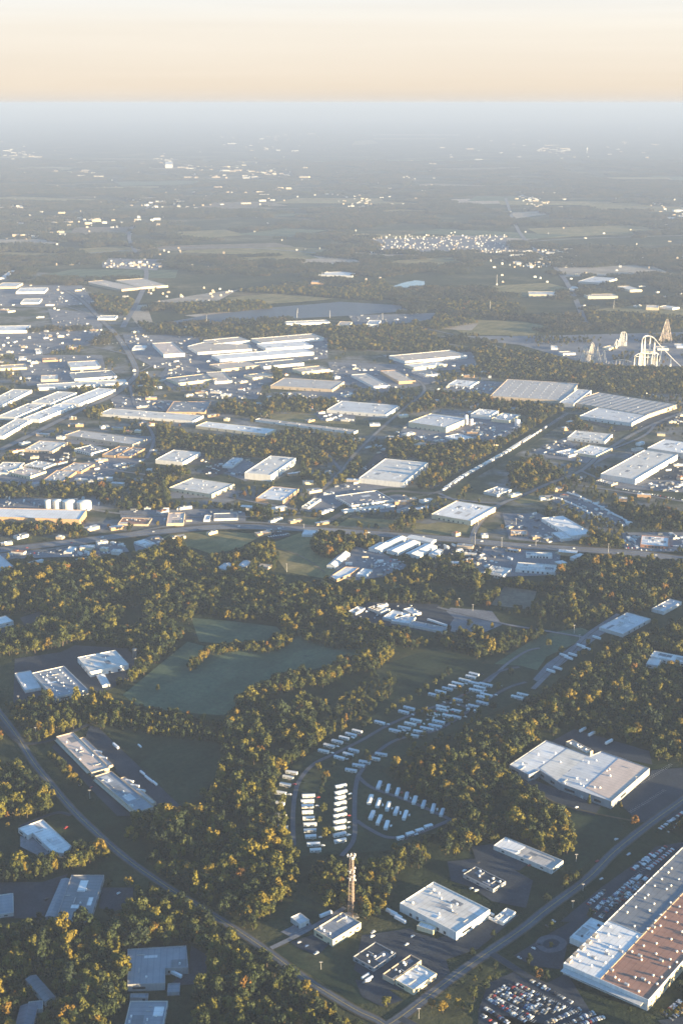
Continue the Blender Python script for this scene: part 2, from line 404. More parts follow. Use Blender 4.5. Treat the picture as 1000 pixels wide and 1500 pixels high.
        if docks and (front or docks > 20):
            nd = min(docks % 20, int(ln/7)); span = ln*0.72
            for q in range(nd):
                slab(ln*.14+span*(q+.5)/max(nd, 1), 3.2, 1.1, 4.4, .18, 'dock_door', DARKM())
        if wins:
            if front and not docks:
                for q in range(min(wins, int(ln/6))):
                    slab(ln*(q+.5)/min(wins, int(ln/6)), 3.6, H*.35, H*.62, .12, 'window', GLASS())
            elif not front: slab(ln*.3, min(ln*.35, 14), H*.3, H*.6, .12, 'window', GLASS())
        if doors: slab(ln*.78, 2.4, 0.05, 2.6, .16, 'door', DARKM())
        if canopy and front:
            z = canopy
            slab(ln*.5, ln*.92, z, z+.5, 4.0, 'canopy', wm)
    return root
def prism_tank(label, px, py, wpx, hpx, name='storage_tank', cat='tank', group=None, mat=None, cone=True, vent=True):
    g = P(px, py); ppm = abs(proj(g.x+1, g.y, 0)[0]-px); r = wpx/2/ppm
    h = 1.0
    while proj(g.x, g.y, h)[1] > py-hpx and h < 90: h += .25
    root = tag(empty(name, g), label, cat, group); m = MB(); mat = mat or WHITE()
    m.lathe([(r, 0), (r, h), (r*.98, h+.15)], 22); m.build('shell', mat, root)
    t = MB(); t.lathe([(r*1.01, h+.02), (r*1.01, h+.35), (r*.3, h+.5+r*.14*cone), (.05, h+.55+r*.16*cone)], 22); t.build('tank_roof', mat, root)
    l = MB(); l.tube([(r*.6, -r*.86, 0), (r*.6, -r*.86, h+.9)], .18, 4); l.build('ladder', STEEL(), root)
    for p in ((-1, -1), (1, -1), (1, 1), (-1, 1)): pass
    mark([proj(g.x+a*r, g.y+b*r, z) for a, b, z in ((-1, -1, -6), (1, -1, -6), (1, 1, 0), (1, 1, h), (-1, 1, h), (-1, 1, 0))])
    return root
B = bld
# ================================================================== THE PLACE
# ------------------------------------------------------------------ ground
def coords(): return [-70000, -30000, -14000, -8000, -5000, -3500, -2500, -1800, -1200, -800, -400, 0, 400, 800, 1200, 1800, 2500, 3500, 5000, 8000, 14000, 30000, 60000]
def far_ground():
    m, t, b = nt('countryside', 0.97, 0.05); p = wpos(t)
    base = ramp(t, noise(t, p, 0.0016, 8, 0.66), [(0.36, (0.018, 0.030, 0.018)), (0.50, (0.032, 0.043, 0.023)), (0.58, (0.075, 0.078, 0.042)), (0.68, (0.18, 0.15, 0.10))])
    g = ramp(t, noise(t, p, 0.03, 8, 0.75), [(0.3, (0.55, 0.57, 0.6)), (0.7, (1.25, 1.2, 1.1))])
    t.links.new(mixc(t, 1.0, base.outputs[0], g.outputs[0], 'MULTIPLY'), b.inputs['Base Color'])
    bp = N(t, 'ShaderNodeBump'); bp.inputs['Strength'].default_value = 0.6; bp.inputs['Distance'].default_value = 8
    t.links.new(noise(t, p, 0.05, 6, 0.7), bp.inputs['Height']); t.links.new(bp.outputs[0], b.inputs['Normal'])
    return m
xs = coords(); ys = [-3000, -1000, 0, 500, 1000, 1500, 2000, 2500, 3500, 5000, 8000, 14000, 30000, 60000]
V = [(x, y, 0) for y in ys for x in xs]; nx = len(xs)
F = [(j*nx+i, j*nx+i+1, (j+1)*nx+i+1, (j+1)*nx+i) for j in range(len(ys)-1) for i in range(nx-1)]
tag(link('ground', mesh('ground', V, F, far_ground())), kind='structure')
GP = ground_poly
FIELDS = [
 ('pasture', '180,1018 232,975 275,940 330,955 400,945 432,930 490,938 545,950 510,968 440,985 385,1000 352,1028 328,1048 260,1043 200,1032', 'pasture'),
 ('pasture', '280,905 340,910 405,918 416,930 372,946 292,940', 'pasture'),
 ('meadow', '150,1062 240,1072 320,1088 326,1130 292,1172 262,1183 240,1162 200,1118', 'meadow'),
 ('pasture', '715,978 790,930 850,919 872,928 800,962 772,1002 728,1002', 'pasture'),
 ('hay_field', '200,806 250,782 310,778 388,782 352,802 312,812 282,802', 'hay'),
 ('hay_field', '392,798 440,780 482,790 520,815 478,848 420,838', 'hay'),
 ('meadow', '690,1215 840,1165 900,1192 912,1215 848,1275 822,1255 842,1225 800,1195', 'meadow'),
 ('lawn', '415,1335 440,1310 480,1328 500,1345 470,1372 430,1372', 'meadow'),
 ('lawn', '400,1392 460,1372 520,1375 560,1405 560,1470 520,1470', 'meadow'),
 ('meadow', '560,975 600,960 690,935 740,945 700,975 640,1000 560,1040 500,1060 470,1050 500,1020', 'meadow'),
 ('tilled_field', '718,886 738,859 786,866 776,893', 'dirt'),
 ('meadow', '330,850 372,846 400,860 392,878 345,880', 'meadow'),
 ('hay_field', '575,858 600,864 640,872 630,880 590,874', 'hay'),
 ('hay_field', '430,757 560,760 630,768 630,774 560,772 430,768', 'hay'),
 ('hay_field', '600,772 640,765 700,770 720,778 690,782 610,784', 'hay'),
 ('meadow', '870,740 930,752 1000,745 1000,775 930,772', 'meadow'),
 ('hay_field', '730,722 800,712 830,722 800,735 760,738', 'hay'),
 ('hay_field', '385,605 520,610 520,622 400,616', 'hay'),
 ('hay_field', '405,600 480,598 500,606 430,607', 'hay'),
 ('lawn', '410,700 440,685 455,697 440,706 400,708', 'meadow'),
 ('hay_field', '640,468 760,470 800,478 780,492 680,490', 'hay'),
 ('hay_field', '860,455 940,446 1000,462 1000,478 900,474', 'hay'),
 ('hay_field', '560,383 660,376 680,386 600,390', 'hay'), ('sandy_field', '430,372 520,380 540,388 440,388', 'sand'),
 ('hay_field', '500,295 540,293 640,300 560,302', 'hay'), ('hay_field', '660,292 735,290 740,298 670,300', 'sand'), ('hay_field', '745,312 790,308 800,314 755,320', 'sand'),
 ('tilled_field', '225,442 300,430 350,424 320,440 260,448', 'sand'), ('tilled_field', '380,432 460,424 520,430 460,438 390,442', 'sand'),
 ('hay_field', '700,420 800,414 840,424 760,436', 'hay'), ('hay_field', '520,206 545,205 555,210 515,213', 'hay'),
 ('sandy_field', '500,368 560,372 640,374 560,378', 'sand'), ('sandy_field', '690,352 745,346 752,360 700,368', 'sand'), ('hay_field', '330,436 420,428 520,424 560,432 440,442 340,448', 'hay'), ('sandy_field', '270,462 330,456 360,460 300,466', 'sand'), ('sandy_field', '650,470 700,474 690,484 650,482', 'sand'), ('sandy_field', '0,352 60,350 90,356 20,360', 'sand'), ('hay_field', '100,365 180,360 220,368 140,374', 'hay'), ('hay_field', '250,340 330,336 360,344 280,350', 'hay'), ('hay_field', '850,300 930,296 960,304 880,310', 'hay'), ('sandy_field', '860,392 930,388 960,396 880,400', 'sand'),
 ('hay_field', '630,340 700,345 790,350 700,354', 'sand'), ('hay_field', '180,448 215,446 225,475 205,480', 'sand'),
]
GP('worked_ground', '0,395 90,400 200,470 330,485 480,470 560,500 640,500 760,520 860,560 1000,590 1000,810 860,800 700,790 520,775 330,768 180,778 0,812', G('works'), 0.02, False)
for n_, s_, m_ in FIELDS: GP(n_, s_, G(m_), 0.05, 'field')
GP('shade_toned_ground', '235,474 300,462 400,450 500,442 585,447 600,455 520,462 420,467 330,474', G('shade_blue'), 0.08, 'field')  # band of shade laid as ground, its dark blue-grey painted in
GP('park_ground', '640,492 780,492 1000,482 1000,540 900,535 850,530 760,505', G('oldasphalt'), 0.08, exclude=False)
water, t_, b_ = nt('pond water', 0.08, 0.6); b_.inputs['Base Color'].default_value = (.16, .2, .22, 1)
bp_ = N(t_, 'ShaderNodeBump'); bp_.inputs['Strength'].default_value = .15; t_.links.new(noise(t_, wpos(t_), .6), bp_.inputs['Height']); t_.links.new(bp_.outputs[0], b_.inputs['Normal'])
GP('pond_water', '573,420 590,414 608,410.5 622,412 621.5,418 605,423 588,424 578,422', water, 0.15)
rf = random.Random(31)
for i in range(44):                          # farmland and clearings far out
    py = 172+235*rf.random()**.8; px = rf.uniform(-30, 1030); g = P(px, py); a = rf.uniform(-.5, .5); w, d = rf.uniform(150, 520)*(1+g.y/9000), rf.uniform(90, 260)*(1+g.y/7000); ca, sa = math.cos(a), math.sin(a)
    q = [proj(g.x+u*w/2*ca-v*d/2*sa, g.y+u*w/2*sa+v*d/2*ca, 0) for u, v in ((-1, -1), (rf.uniform(.5, 1.2), -1), (1, rf.uniform(.6, 1)), (-rf.uniform(.4, 1), 1))]
    GP(rf.choice(('hay_field', 'meadow')), ' '.join('%.2f,%.2f' % p for p in q), G(rf.choice(('hay', 'hay', 'pasture', 'dirt', 'sand'))), 0.05, 'field')
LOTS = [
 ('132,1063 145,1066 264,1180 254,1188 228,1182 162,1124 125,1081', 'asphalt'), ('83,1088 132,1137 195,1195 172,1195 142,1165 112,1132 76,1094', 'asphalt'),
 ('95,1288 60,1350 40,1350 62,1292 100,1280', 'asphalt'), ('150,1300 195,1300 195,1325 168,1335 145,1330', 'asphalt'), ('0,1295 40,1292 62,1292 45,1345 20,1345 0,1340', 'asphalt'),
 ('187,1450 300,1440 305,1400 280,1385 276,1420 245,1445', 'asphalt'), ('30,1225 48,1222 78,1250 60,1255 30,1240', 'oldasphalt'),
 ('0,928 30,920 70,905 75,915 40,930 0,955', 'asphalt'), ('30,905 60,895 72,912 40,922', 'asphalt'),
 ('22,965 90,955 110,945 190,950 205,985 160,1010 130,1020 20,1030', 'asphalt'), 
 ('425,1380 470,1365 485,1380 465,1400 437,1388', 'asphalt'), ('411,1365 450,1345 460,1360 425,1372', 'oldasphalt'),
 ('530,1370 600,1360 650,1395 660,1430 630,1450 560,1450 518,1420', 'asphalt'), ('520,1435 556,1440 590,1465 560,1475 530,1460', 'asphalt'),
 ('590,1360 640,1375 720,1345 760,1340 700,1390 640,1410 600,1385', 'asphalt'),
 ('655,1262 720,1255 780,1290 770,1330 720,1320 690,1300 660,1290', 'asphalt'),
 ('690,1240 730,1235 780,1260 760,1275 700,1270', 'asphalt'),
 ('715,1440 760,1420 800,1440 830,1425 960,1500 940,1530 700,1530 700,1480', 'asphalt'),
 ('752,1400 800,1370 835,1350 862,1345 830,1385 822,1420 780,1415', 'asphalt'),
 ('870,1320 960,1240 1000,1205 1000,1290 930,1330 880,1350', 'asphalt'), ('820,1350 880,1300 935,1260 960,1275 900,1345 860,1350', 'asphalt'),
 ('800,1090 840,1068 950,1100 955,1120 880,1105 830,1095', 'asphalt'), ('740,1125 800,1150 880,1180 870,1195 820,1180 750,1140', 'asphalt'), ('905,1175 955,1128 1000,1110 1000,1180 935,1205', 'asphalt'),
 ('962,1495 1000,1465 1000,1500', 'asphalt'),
 ('640,905 660,890 720,895 735,915 700,930 660,925', 'oldasphalt'), ('500,905 540,882 640,885 665,905 650,928 590,920', 'asphalt'),
 ('480,848 520,800 560,810 600,830 560,845 520,850', 'oldasphalt'), ('540,806 600,785 645,790 650,808 610,816', 'asphalt'),
 ('780,995 800,972 860,930 900,905 925,905 880,930 860,945 820,975 790,1000', 'oldasphalt'),
 ('385,778 420,772 425,785 400,790', 'asphalt'), ('195,795 230,782 245,792 225,808 200,810', 'oldasphalt'), ('0,800 100,800 180,795 190,808 120,815 30,818 0,822', 'oldasphalt'),
 ('700,800 770,798 820,806 820,842 700,846 690,820', 'oldasphalt'), ('640,800 690,795 710,800 700,818 650,812', 'asphalt'),
 ('800,725 840,720 925,765 920,775 860,755 810,735', 'oldasphalt'), ('910,780 1000,778 1000,808 915,808', 'oldasphalt'), ('735,752 790,752 830,775 860,790 800,795 745,790', 'oldasphalt'),
 ('930,704 995,668 1000,672 1000,708 985,720', 'asphalt'), ('895,700 1000,712 1000,732 900,715', 'oldasphalt'),
 ('440,748 460,725 510,705 590,715 600,735 575,750 480,752', 'oldasphalt'), ('320,690 360,672 390,690 360,705', 'oldasphalt'), ('295,690 325,672 335,690 310,700', 'asphalt'),
 ('580,640 600,615 700,600 770,625 720,650 660,650', 'oldasphalt'), ('520,700 560,655 570,670 530,708', 'asphalt'),
 ('277,582 310,566 388,559 377,585', 'oldasphalt'), ('640,575 670,555 740,560 730,578', 'oldasphalt'),
 ('780,660 830,640 850,665 900,665 870,680 800,670', 'oldasphalt'), ('840,610 900,632 960,625 1000,610 1000,595 960,606 900,625', 'asphalt'),
 ('0,695 60,690 160,670 215,672 180,690 120,710 60,712 0,712', 'oldasphalt'), ('10,660 100,650 110,680 60,690', 'asphalt'), ('90,630 230,640 210,655 100,650', 'oldasphalt'),
 ('0,730 140,730 150,745 130,748 0,742', 'oldasphalt'), ('0,760 120,762 110,768 0,770', 'asphalt'),
 ('250,712 340,712 350,728 250,730', 'oldasphalt'), ('365,732 410,712 440,720 420,740', 'oldasphalt'), ('220,660 300,665 300,680 260,682', 'asphalt'),
 ('0,490 110,485 150,480 150,500 60,520 0,515', 'oldasphalt'), ('20,520 150,520 160,560 40,565', 'oldasphalt'), ('180,490 290,492 300,530 230,540 190,520', 'oldasphalt'),
 ('270,505 480,495 480,525 300,545 260,560 230,555', 'oldasphalt'), ('230,550 400,540 400,560 250,570', 'oldasphalt'), ('480,530 620,535 640,560 560,575 490,560', 'oldasphalt'),
 ('560,520 690,515 700,540 600,545', 'oldasphalt'), ('160,580 300,590 310,605 170,600', 'oldasphalt'), ('400,575 520,570 510,590 420,585', 'oldasphalt'), ('460,605 520,600 520,618 470,616', 'oldasphalt'),
 ('0,418 120,418 140,445 60,450 0,445', 'oldasphalt'), ('70,452 150,460 150,480 80,482', 'oldasphalt'), ('150,378 240,380 230,396 150,392', 'oldasphalt'), ('510,462 640,458 630,472 520,476', 'oldasphalt'),
 ('540,350 740,345 745,366 560,370', 'oldasphalt'),
 ('175,748 320,745 360,750 360,766 180,770', 'oldasphalt'),
]
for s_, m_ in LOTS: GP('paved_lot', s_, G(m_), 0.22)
# mobile home park ground
GP('lawn', '405,1150 430,1120 470,1095 530,1060 600,1010 680,970 760,975 800,985 770,1020 680,1065 600,1100 560,1130 600,1160 655,1190 640,1225 580,1245 440,1255 415,1220', G('meadow'), 0.03)
# ------------------------------------------------------------------ roads
road('-60,960 -20,1020 0,1045 25,1078 50,1118 80,1155 110,1190 150,1228 190,1262 245,1300 310,1340 360,1372 400,1400 455,1440 520,1480 560,1500 620,1550', 8)
road('480,1590 540,1520 585,1492 680,1420 760,1365 800,1333 860,1288 900,1248 950,1208 1000,1172 1100,1100', 10)
road('397,1390 430,1374 470,1352 505,1330', 5.5, 'oldasphalt', 0.6, False, 'driveway')
road('585,1492 640,1520 720,1560', 7, 'asphalt', 1.5, False)
road('720,1398 770,1430 800,1447', 8, 'asphalt', 1, False, 'driveway')
road('0,1058 30,1088 75,1085 130,1062', 6, 'asphalt', 1, False, 'driveway')
road('30,1212 80,1192 105,1195', 5, 'asphalt', 1, False, 'driveway')
road('-100,812 0,806 100,795 180,785 240,779 330,772 420,774 520,780 600,786 680,792 760,800 860,806 940,812 1000,820 1120,835', 30, 'oldasphalt', 9, True, 'highway')
road('-100,838 0,822 60,808 140,793 240,772 330,765 420,768', 9, 'oldasphalt', 2)
road('690,795 696,775 712,755 735,738 760,728 800,710 850,690 880,665 920,640 960,620 1010,600', 11, 'oldasphalt', 3)
road('440,750 470,720 500,690 520,665 545,640 590,600 620,575 615,560 590,548 560,540', 9, 'oldasphalt', 2)
road('0,660 60,630 120,600 165,580 190,560 200,545 190,520 170,490 150,470 120,440 95,425', 18, 'oldasphalt', 5)
road('640,890 680,900 740,915 800,925 860,935', 6, 'oldasphalt', 1, False)
road('715,1000 740,975 770,955 790,950', 5, 'oldasphalt', 0.5, False)
road('780,1010 830,960 860,930 905,900', 7, 'oldasphalt', 1, False)
road('100,740 170,752 260,757 350,758 440,752', 8, 'oldasphalt', 2)
road('0,505 80,500 150,492 220,488 300,482 420,480 480,470', 9, 'oldasphalt', 2)
for s_ in ('-40,330 200,318 420,306 700,312 1040,300', '-40,262 250,268 480,264 760,258 1040,266', '180,480 215,400 190,340 230,290', '860,480 820,400 760,340 740,290', '-40,395 120,372 330,362 560,374 800,352 1040,344'):
    ribbon('road', s_, 22, G('oldasphalt'), 0.40)
for s_ in ('205,545 240,530 300,520', '170,690 250,702 345,730 440,748', '640,722 700,745 735,738', '0,716 90,716 170,690', '215,672 225,640 200,600 190,565', '300,600 400,600 500,592 580,600', '500,690 470,660 420,650', '735,738 690,735 640,728', '800,710 850,712 1000,735', '850,690 900,712', '960,620 940,640 870,668', '40,520 110,505 190,520', '0,450 90,448 150,470', '480,470 600,478 700,500 850,545', '590,548 700,545 760,548'):
    road(s_, 8, 'oldasphalt', 1, False)
for s_ in ('500,1255 518,1230 519,1190 520,1160 524,1138', '524,1138 545,1155 600,1175 660,1202', '660,1202 610,1222 570,1228 540,1215 522,1203', '430,1240 429,1200 432,1165 440,1142 460,1120 490,1105 530,1085 565,1065 610,1045 660,1028 700,1005 730,985 760,978',
           '524,1138 545,1110 580,1085 640,1070 690,1040 740,1010 770,1000', '690,1040 660,1028'):
    road(s_, 5.5, 'roadway', 0, False, 'lane')
ribbon('driveway', '788,1386 800,1394 818,1391 824,1381 810,1374 794,1377 788,1386', 7, G('roadway'), 0.45)
ribbon('farm_track', '478,848 470,860 462,872', 3, G('dirt'), 0.3)
ribbon('farm_track', '395,800 440,815 475,838', 3, G('dirt'), 0.3)
ribbon('farm_track', '740,1118 800,1170 860,1190 935,1205', 3, G('verge'), 0.3)
ribbon('verge', '480,765 560,722 640,722 680,698 740,664 790,632 830,606', 52, G('meadow'), 0.15)
ribbon('railway_bed', '480,765 560,722 640,722 680,698 740,664 790,632 830,606', 14, G('ballast'), 0.35)
for of_ in (-3.2, -1.7, 1.7, 3.2): ribbon('railway_track', '500,760 570,735 640,722 680,698 740,664 790,632 830,606', 0.3, STEEL(), 0.6, of_, False)
def stalls(s, n, ln=5.0):
    a, b = [P(x, y) for x, y in pts_of(s)]; d = (b-a).normalized(); nr = Vector((-d.y, d.x, 0)); m = MB(); z = lift(0.5)
    for i in range(n+1):
        p = a+(b-a)*(i/n); q = p+nr*ln
        m.add([p+d*.1+Vector((0, 0, z)), p-d*.1+Vector((0, 0, z)), q-d*.1+Vector((0, 0, z)), q+d*.1+Vector((0, 0, z))], [(0, 1, 2, 3)])
    tag(m.build('parking_line', WHITE()), kind='structure')
stalls('725,1470 780,1500', 18); stalls('760,1448 850,1490', 28); stalls('940,1150 985,1122', 18); stalls('925,1192 975,1160', 20); stalls('885,1330 960,1262', 30)
# ------------------------------------------------------------------ buildings, near to far
GH = 'giant warehouse'
# the giant warehouse: corners along its lower-left front, running out of the frame to the right
def giant():
    H = 12.0
    A = P(824.5, 1411, H); C = P(949, 1465, H); Bk = P(1000, 1262, H)
    u = (C-A); u.z = 0; Lu = u.length; u.normalize(); v = Vector((-u.y, u.x, 0))
    if v.dot(Bk-A) < 0: v = -v
    Lv = 420.0
    rz = math.atan2(u.y, u.x); root = tag(empty('warehouse', (A.x, A.y, 0), rz), 'giant warehouse with white, grey and red-brown roof areas and a sunlit yellow side wall', 'warehouse')
    tl = lambda x, y: A+u*x+v*y
    for f in ([(0, 0), (Lu, 0), (Lu, Lv), (0, Lv)],):
        W = [tuple(tl(x, y)[:2]) for x, y in f]; markw(W, 0); markw(W, H); markw(W, -6)
    m = MB(); m.mi = 0
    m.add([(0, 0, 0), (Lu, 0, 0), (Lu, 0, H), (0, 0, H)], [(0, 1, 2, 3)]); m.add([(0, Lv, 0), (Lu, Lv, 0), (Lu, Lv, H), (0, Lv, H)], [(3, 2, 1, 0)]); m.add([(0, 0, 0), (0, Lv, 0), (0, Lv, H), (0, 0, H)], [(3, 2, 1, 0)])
    m.mi = 1; m.add([(Lu, 0, 0), (Lu, Lv, 0), (Lu, Lv, H), (Lu, 0, H)], [(0, 1, 2, 3)])  # sun-side wall gets yellow cladding: the sunlight is painted in
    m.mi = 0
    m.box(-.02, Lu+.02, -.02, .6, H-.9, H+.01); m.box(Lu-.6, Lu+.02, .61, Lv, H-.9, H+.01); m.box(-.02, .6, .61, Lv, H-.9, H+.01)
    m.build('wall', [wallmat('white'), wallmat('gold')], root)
    xs_ = Lu*.44; yw = None
    # white roof reaches to the picture point (947,1371)
    q = P(947, 1371, H)-A; yw = q.dot(v)
    for nm, x0, x1, y0, y1, col, z in (('white_roof', .6, xs_, .6, yw, 'white', H-.5), ('grey_roof', .6, xs_, yw, Lv, 'grey', H-.7), ('brown_roof', xs_, Lu-.6, .6, Lv, 'brown', H-.6)):
        r = MB(); r.box(x0, x1, y0, y1, H-1.2, z); r.build(nm, roofmat(col), root)
    r = MB(); r.box(xs_-.35, xs_+.35, .62, Lv-1, H-.45, H+.1); r.build('expansion_joint', wallmat('tan'), root)
    r = MB(); r.box(.6, xs_-.36, yw-.3, yw+.3, H-.45, H+.2); r.build('expansion_joint', wallmat('pale'), root)
    rnd = random.Random(5); dome = plain('roof hood', (.85, .80, .72), .4, .5, .08)
    y = 10
    while y < 330:
        for fx in ((.10, .24, .37) if y < yw else (.12, .27, .40))+(.52, .63, .74, .85, .95):
            if rnd.random() < .25: continue
            x = fx*Lu+rnd.uniform(-3, 3); yy = y+rnd.uniform(-4, 4); z = H-.55
            k = MB(); k.lathe([(.8, z), (.8, z+.8), (1.25, z+.85), (1.25, z+1.35), (.7, z+1.7), (.1, z+1.8)], 10, x, yy); k.build('roof_hood', dome, root)
        y += 15
    for i in range(9):
        x = rnd.uniform(.08, .9)*Lu; yy = rnd.uniform(8, 120); k = MB(); k.box(x-2, x+2, yy-1.2, yy+1.2, H-.5, H+1.3); k.build('rooftop_unit', STEEL(), root)
    for i in range(5): 
        k = MB(); yy = 4+i*13; k.box(.61, 4.5, yy, yy+5, H-.5, H+1.4); k.build('stair_hood', wallmat('tan'), root)
    # dock canopy and doors on the front
    for i in range(22):
        x = Lu*.22+i*Lu*.6/22
        d = MB(); d.box(x, x+3.4, -.16, -.005, 1.2, 5.0); d.build('dock_door', DARKM(), root)
    k = MB(); k.box(1, Lu*.95, -7, -.2, 7.2, 7.8); k.build('canopy', wallmat('pale'), root)
    for i in range(30):
        y = 6+i*9
        d = MB(); d.box(Lu+.005, Lu+.14, y, y+3, 5.2, 7.2); d.build('window', GLASS(), root)
giant()
B('low white flat-roofed annex with four dark roof units against the giant warehouse', '832,1373 866,1344 889,1354 861,1383', 7, 'white', 'white', 'annex', 'annex_building', units=4, unitcol=DARKM())
B('grey ribbed flat-roofed building in the shaded lower-left woods', '105,1281 153,1282 129,1355 82,1346', 7, 'grey', 'grey', units=4, sky=0, docks=5, wins=3)
B('low grey lean-to shed along the grey ribbed building', '91,1288 104,1288 84,1338 64,1348', 4, 'steel', 'grey', 'shed', 'shed', doors=1, gable=0.1)
B('small pale building cut by the left edge near the bottom', '-25,1312 20,1310 20,1338 -25,1341', 5, 'steel', 'pale', units=1, wins=2)
B('L-shaped steel-roofed building with pale seams at the bottom', '187,1390 273,1385 276,1417 242,1418 242,1440 187,1442', 8, 'steel', 'grey', units=2, docks=5, wins=2)
B('flat steel-roofed building cut by the bottom edge', '191,1466 246,1466 238,1508 181,1508', 6, 'steel', 'pale', units=5, wins=2)
B('small flat shed just behind the bottom-edge steel building', '191,1455 217,1455 217,1461 191,1461', 4, 'steel', 'grey', 'shed', 'shed', doors=1)
B('pale canopy slab beside the L-shaped building', '246,1440 264,1440 263,1453 245,1453', 4, 'steel', 'grey', 'shed', 'shed')
B('angled grey house roof in the bottom-left trees', '40,1434 51,1429 84,1461 64,1467', 6, 'grey', 'pale', 'house', 'house', gable=.12, wins=3, doors=1)
B('brown-ridged gabled house in the bottom-left corner', '31,1476 55,1471 49,1504 22,1504', 6, 'slate', 'pale', 'house', 'house', gable=.16, wins=3, doors=1)
B('flat link block between the two bottom-left houses', '41,1468 66,1464 60,1478 43,1479', 4.5, 'steel', 'pale', 'annex', 'annex_building')
B('white L-shaped shop building beside the lower-left road', '27,1213 63,1200 105,1239 96,1250 78,1248 48,1220 41,1224', 6, 'white', 'pale', 'shop', 'shop_building', units=3, wins=4, doors=1)
B('long peach-roofed half of the strip building by the winding road', '83,1078 107,1073 162,1124 133,1132', 6, 'peach', 'tan', 'building', 'strip_building', units=5, wins=9, doors=1, canopy=3.4)
B('long grey-roofed half of the strip building by the winding road', '139,1136 163,1130 226,1180 200,1191', 6, 'steel', 'tan', 'building', 'strip_building', units=4, wins=9, doors=1, canopy=3.4)
B('lower loading wing behind the peach-roofed strip building', '115,1081 125,1080 165,1120 160,1122', 4, 'stain', 'tan', 'annex', 'annex_building')
B('lower loading wing behind the grey-roofed strip building', '176,1139 184,1138 229,1175 223,1177', 4, 'stain', 'tan', 'annex', 'annex_building')
B('square cream-roofed building by the left forest edge', '115,964 168,951 187,971 134,986', 9, 'cream', 'white', docks=3, wins=2, units=2)
B('low steel-roofed building dotted with skylights left of the cream one', '43,985 98,976 126,1010 84,1021', 8, 'steel', 'pale', sky=24, units=2, wins=2)
B('small pale wing on the left of the skylight-dotted building', '22,985 45,983 62,1007 36,1011', 5, 'pale', 'pale', 'annex', 'annex_building', units=1)
B('low white shed in front of the square cream-roofed building', '143,990 152,987 161,1001 151,1006', 3.6, 'white', 'white', 'shed', 'shed', doors=1, gable=.1)
B('white building cut by the left edge beside the big forest', '-25,909 10,902 19,909 -20,920', 7, 'white', 'pale', units=1, wins=2)
B('grey roof cut by the left edge at the top of the big forest', '-25,815 0,812 20,829 8,833 -25,838', 6, 'pale', 'pale', rect=False)
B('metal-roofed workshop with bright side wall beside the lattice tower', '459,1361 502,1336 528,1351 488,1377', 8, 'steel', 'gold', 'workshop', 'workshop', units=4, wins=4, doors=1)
B('small grey cube-like shed left of the tower workshop', '426,1344 439,1336 451,1346 441,1355', 6, 'pale', 'pale', 'shed', 'shed', doors=1)
B('big white warehouse near the bottom centre with a row of roof vents', '587,1323 633,1291 716,1331 669,1367', 10, 'cream', 'white', units=8, docks=6, wins=2)
B('white annex at the foot of the big bottom-centre warehouse', '616,1349 640,1357 634,1363 610,1356', 5, 'white', 'gold', 'annex', 'annex_building')
B('white cluster shed right of the big bottom-centre warehouse', '723,1344 741,1330 755,1335 736,1351', 5, 'white', 'white', 'shed', 'shed', units=3)
B('dark flat-roofed building below the tower workshop', '518,1400 549,1380 580,1395 546,1419', 5, 'dark', 'grey', units=5, wins=3)
B('small bright white roof near the bottom with a sunlit hedge', '578,1435 615,1410 637,1427 606,1450', 6, 'white', 'gold', 'office', 'office_building', units=3, wins=3)
B('dark roof joined to the left of the small bright white roof', '559,1428 604,1395 614,1409 577,1434', 6, 'dark', 'tan', 'office', 'office_building', units=4)
B('long dark low building with a lit row of roof vents', '677,1279 697,1270 743,1291 719,1302', 5, 'dark', 'grey', 'building', 'low_building', units=6, wins=3)
B('half brown half white roofed building beside the lower-right road', '722,1238 740,1226 824,1260 808,1274', 6, 'stain', 'pale', units=2, wins=3, sections=[(.62, 1.0, 'white')])
# the big plant right of the woods
B('huge pale plant roof with peach and streaky bays beside the right-hand woods', '745.5,1120 799,1084 827,1094 863,1107 880,1100 951,1125 895,1174 866,1164 820,1147 804,1137 790,1128 774,1135', 10, 'pale', 'grey', 'plant', 'factory_building', rect=False, units=18, docks=4, wins=3)
def bay(root_label, s, col, z=9.35, name='roof_bay'):
    root = [o for o in bpy.data.objects if o.get('label') == root_label][0]
    inv = (Matrix.Translation(root.location) @ Matrix.Rotation(root.rotation_euler.z, 4, 'Z')).inverted()
    W = [inv @ P(x, y, z) for x, y in pts_of(s)]; me, F = tri_face([(w.x, w.y) for w in W], z)
    m = MB(); m.add(me, F); m.build(name, roofmat(col), root)
PL = 'huge pale plant roof with peach and streaky bays beside the right-hand woods'
bay(PL, '790,1125 831,1096 858,1107 815,1143', 'cream'); bay(PL, '857,1154 905,1111 948,1125 896,1172', 'peach', 9.4); bay(PL, '749,1120 800,1087 827,1096 788,1124 774,1132', 'white', 9.3)
B('low service block on the upper edge of the huge pale plant', '828,1086 838,1083 868,1099 858,1103', 6, 'stain', 'tan', 'annex', 'annex_building', units=6)
B('small pale lean-to on the lower edge of the huge pale plant', '842,1160 850,1157 862,1162 853,1167', 4, 'white', 'pale', 'shed', 'shed')
B('pale low warehouse at the edge of the right-hand forest', '876,918 919,897 951,906 912,929', 6, 'pale', 'pale', units=8, docks=4)
B('small pale warehouse hidden in trees near the right edge', '954,891 980,877 998,881 971,896', 6, 'pale', 'pale', units=2)
B('long white building in a clearing at the right edge', '957,953 1025,966 1020,974 952,961', 8, 'white', 'white', units=3, wins=8)
B('short white wing of the long building in the right-edge clearing', '946,971 952,961 968,965 962,976', 6, 'white', 'white', 'annex', 'annex_building', wins=2)
g_ = 'rows of long white sheds by the highway'
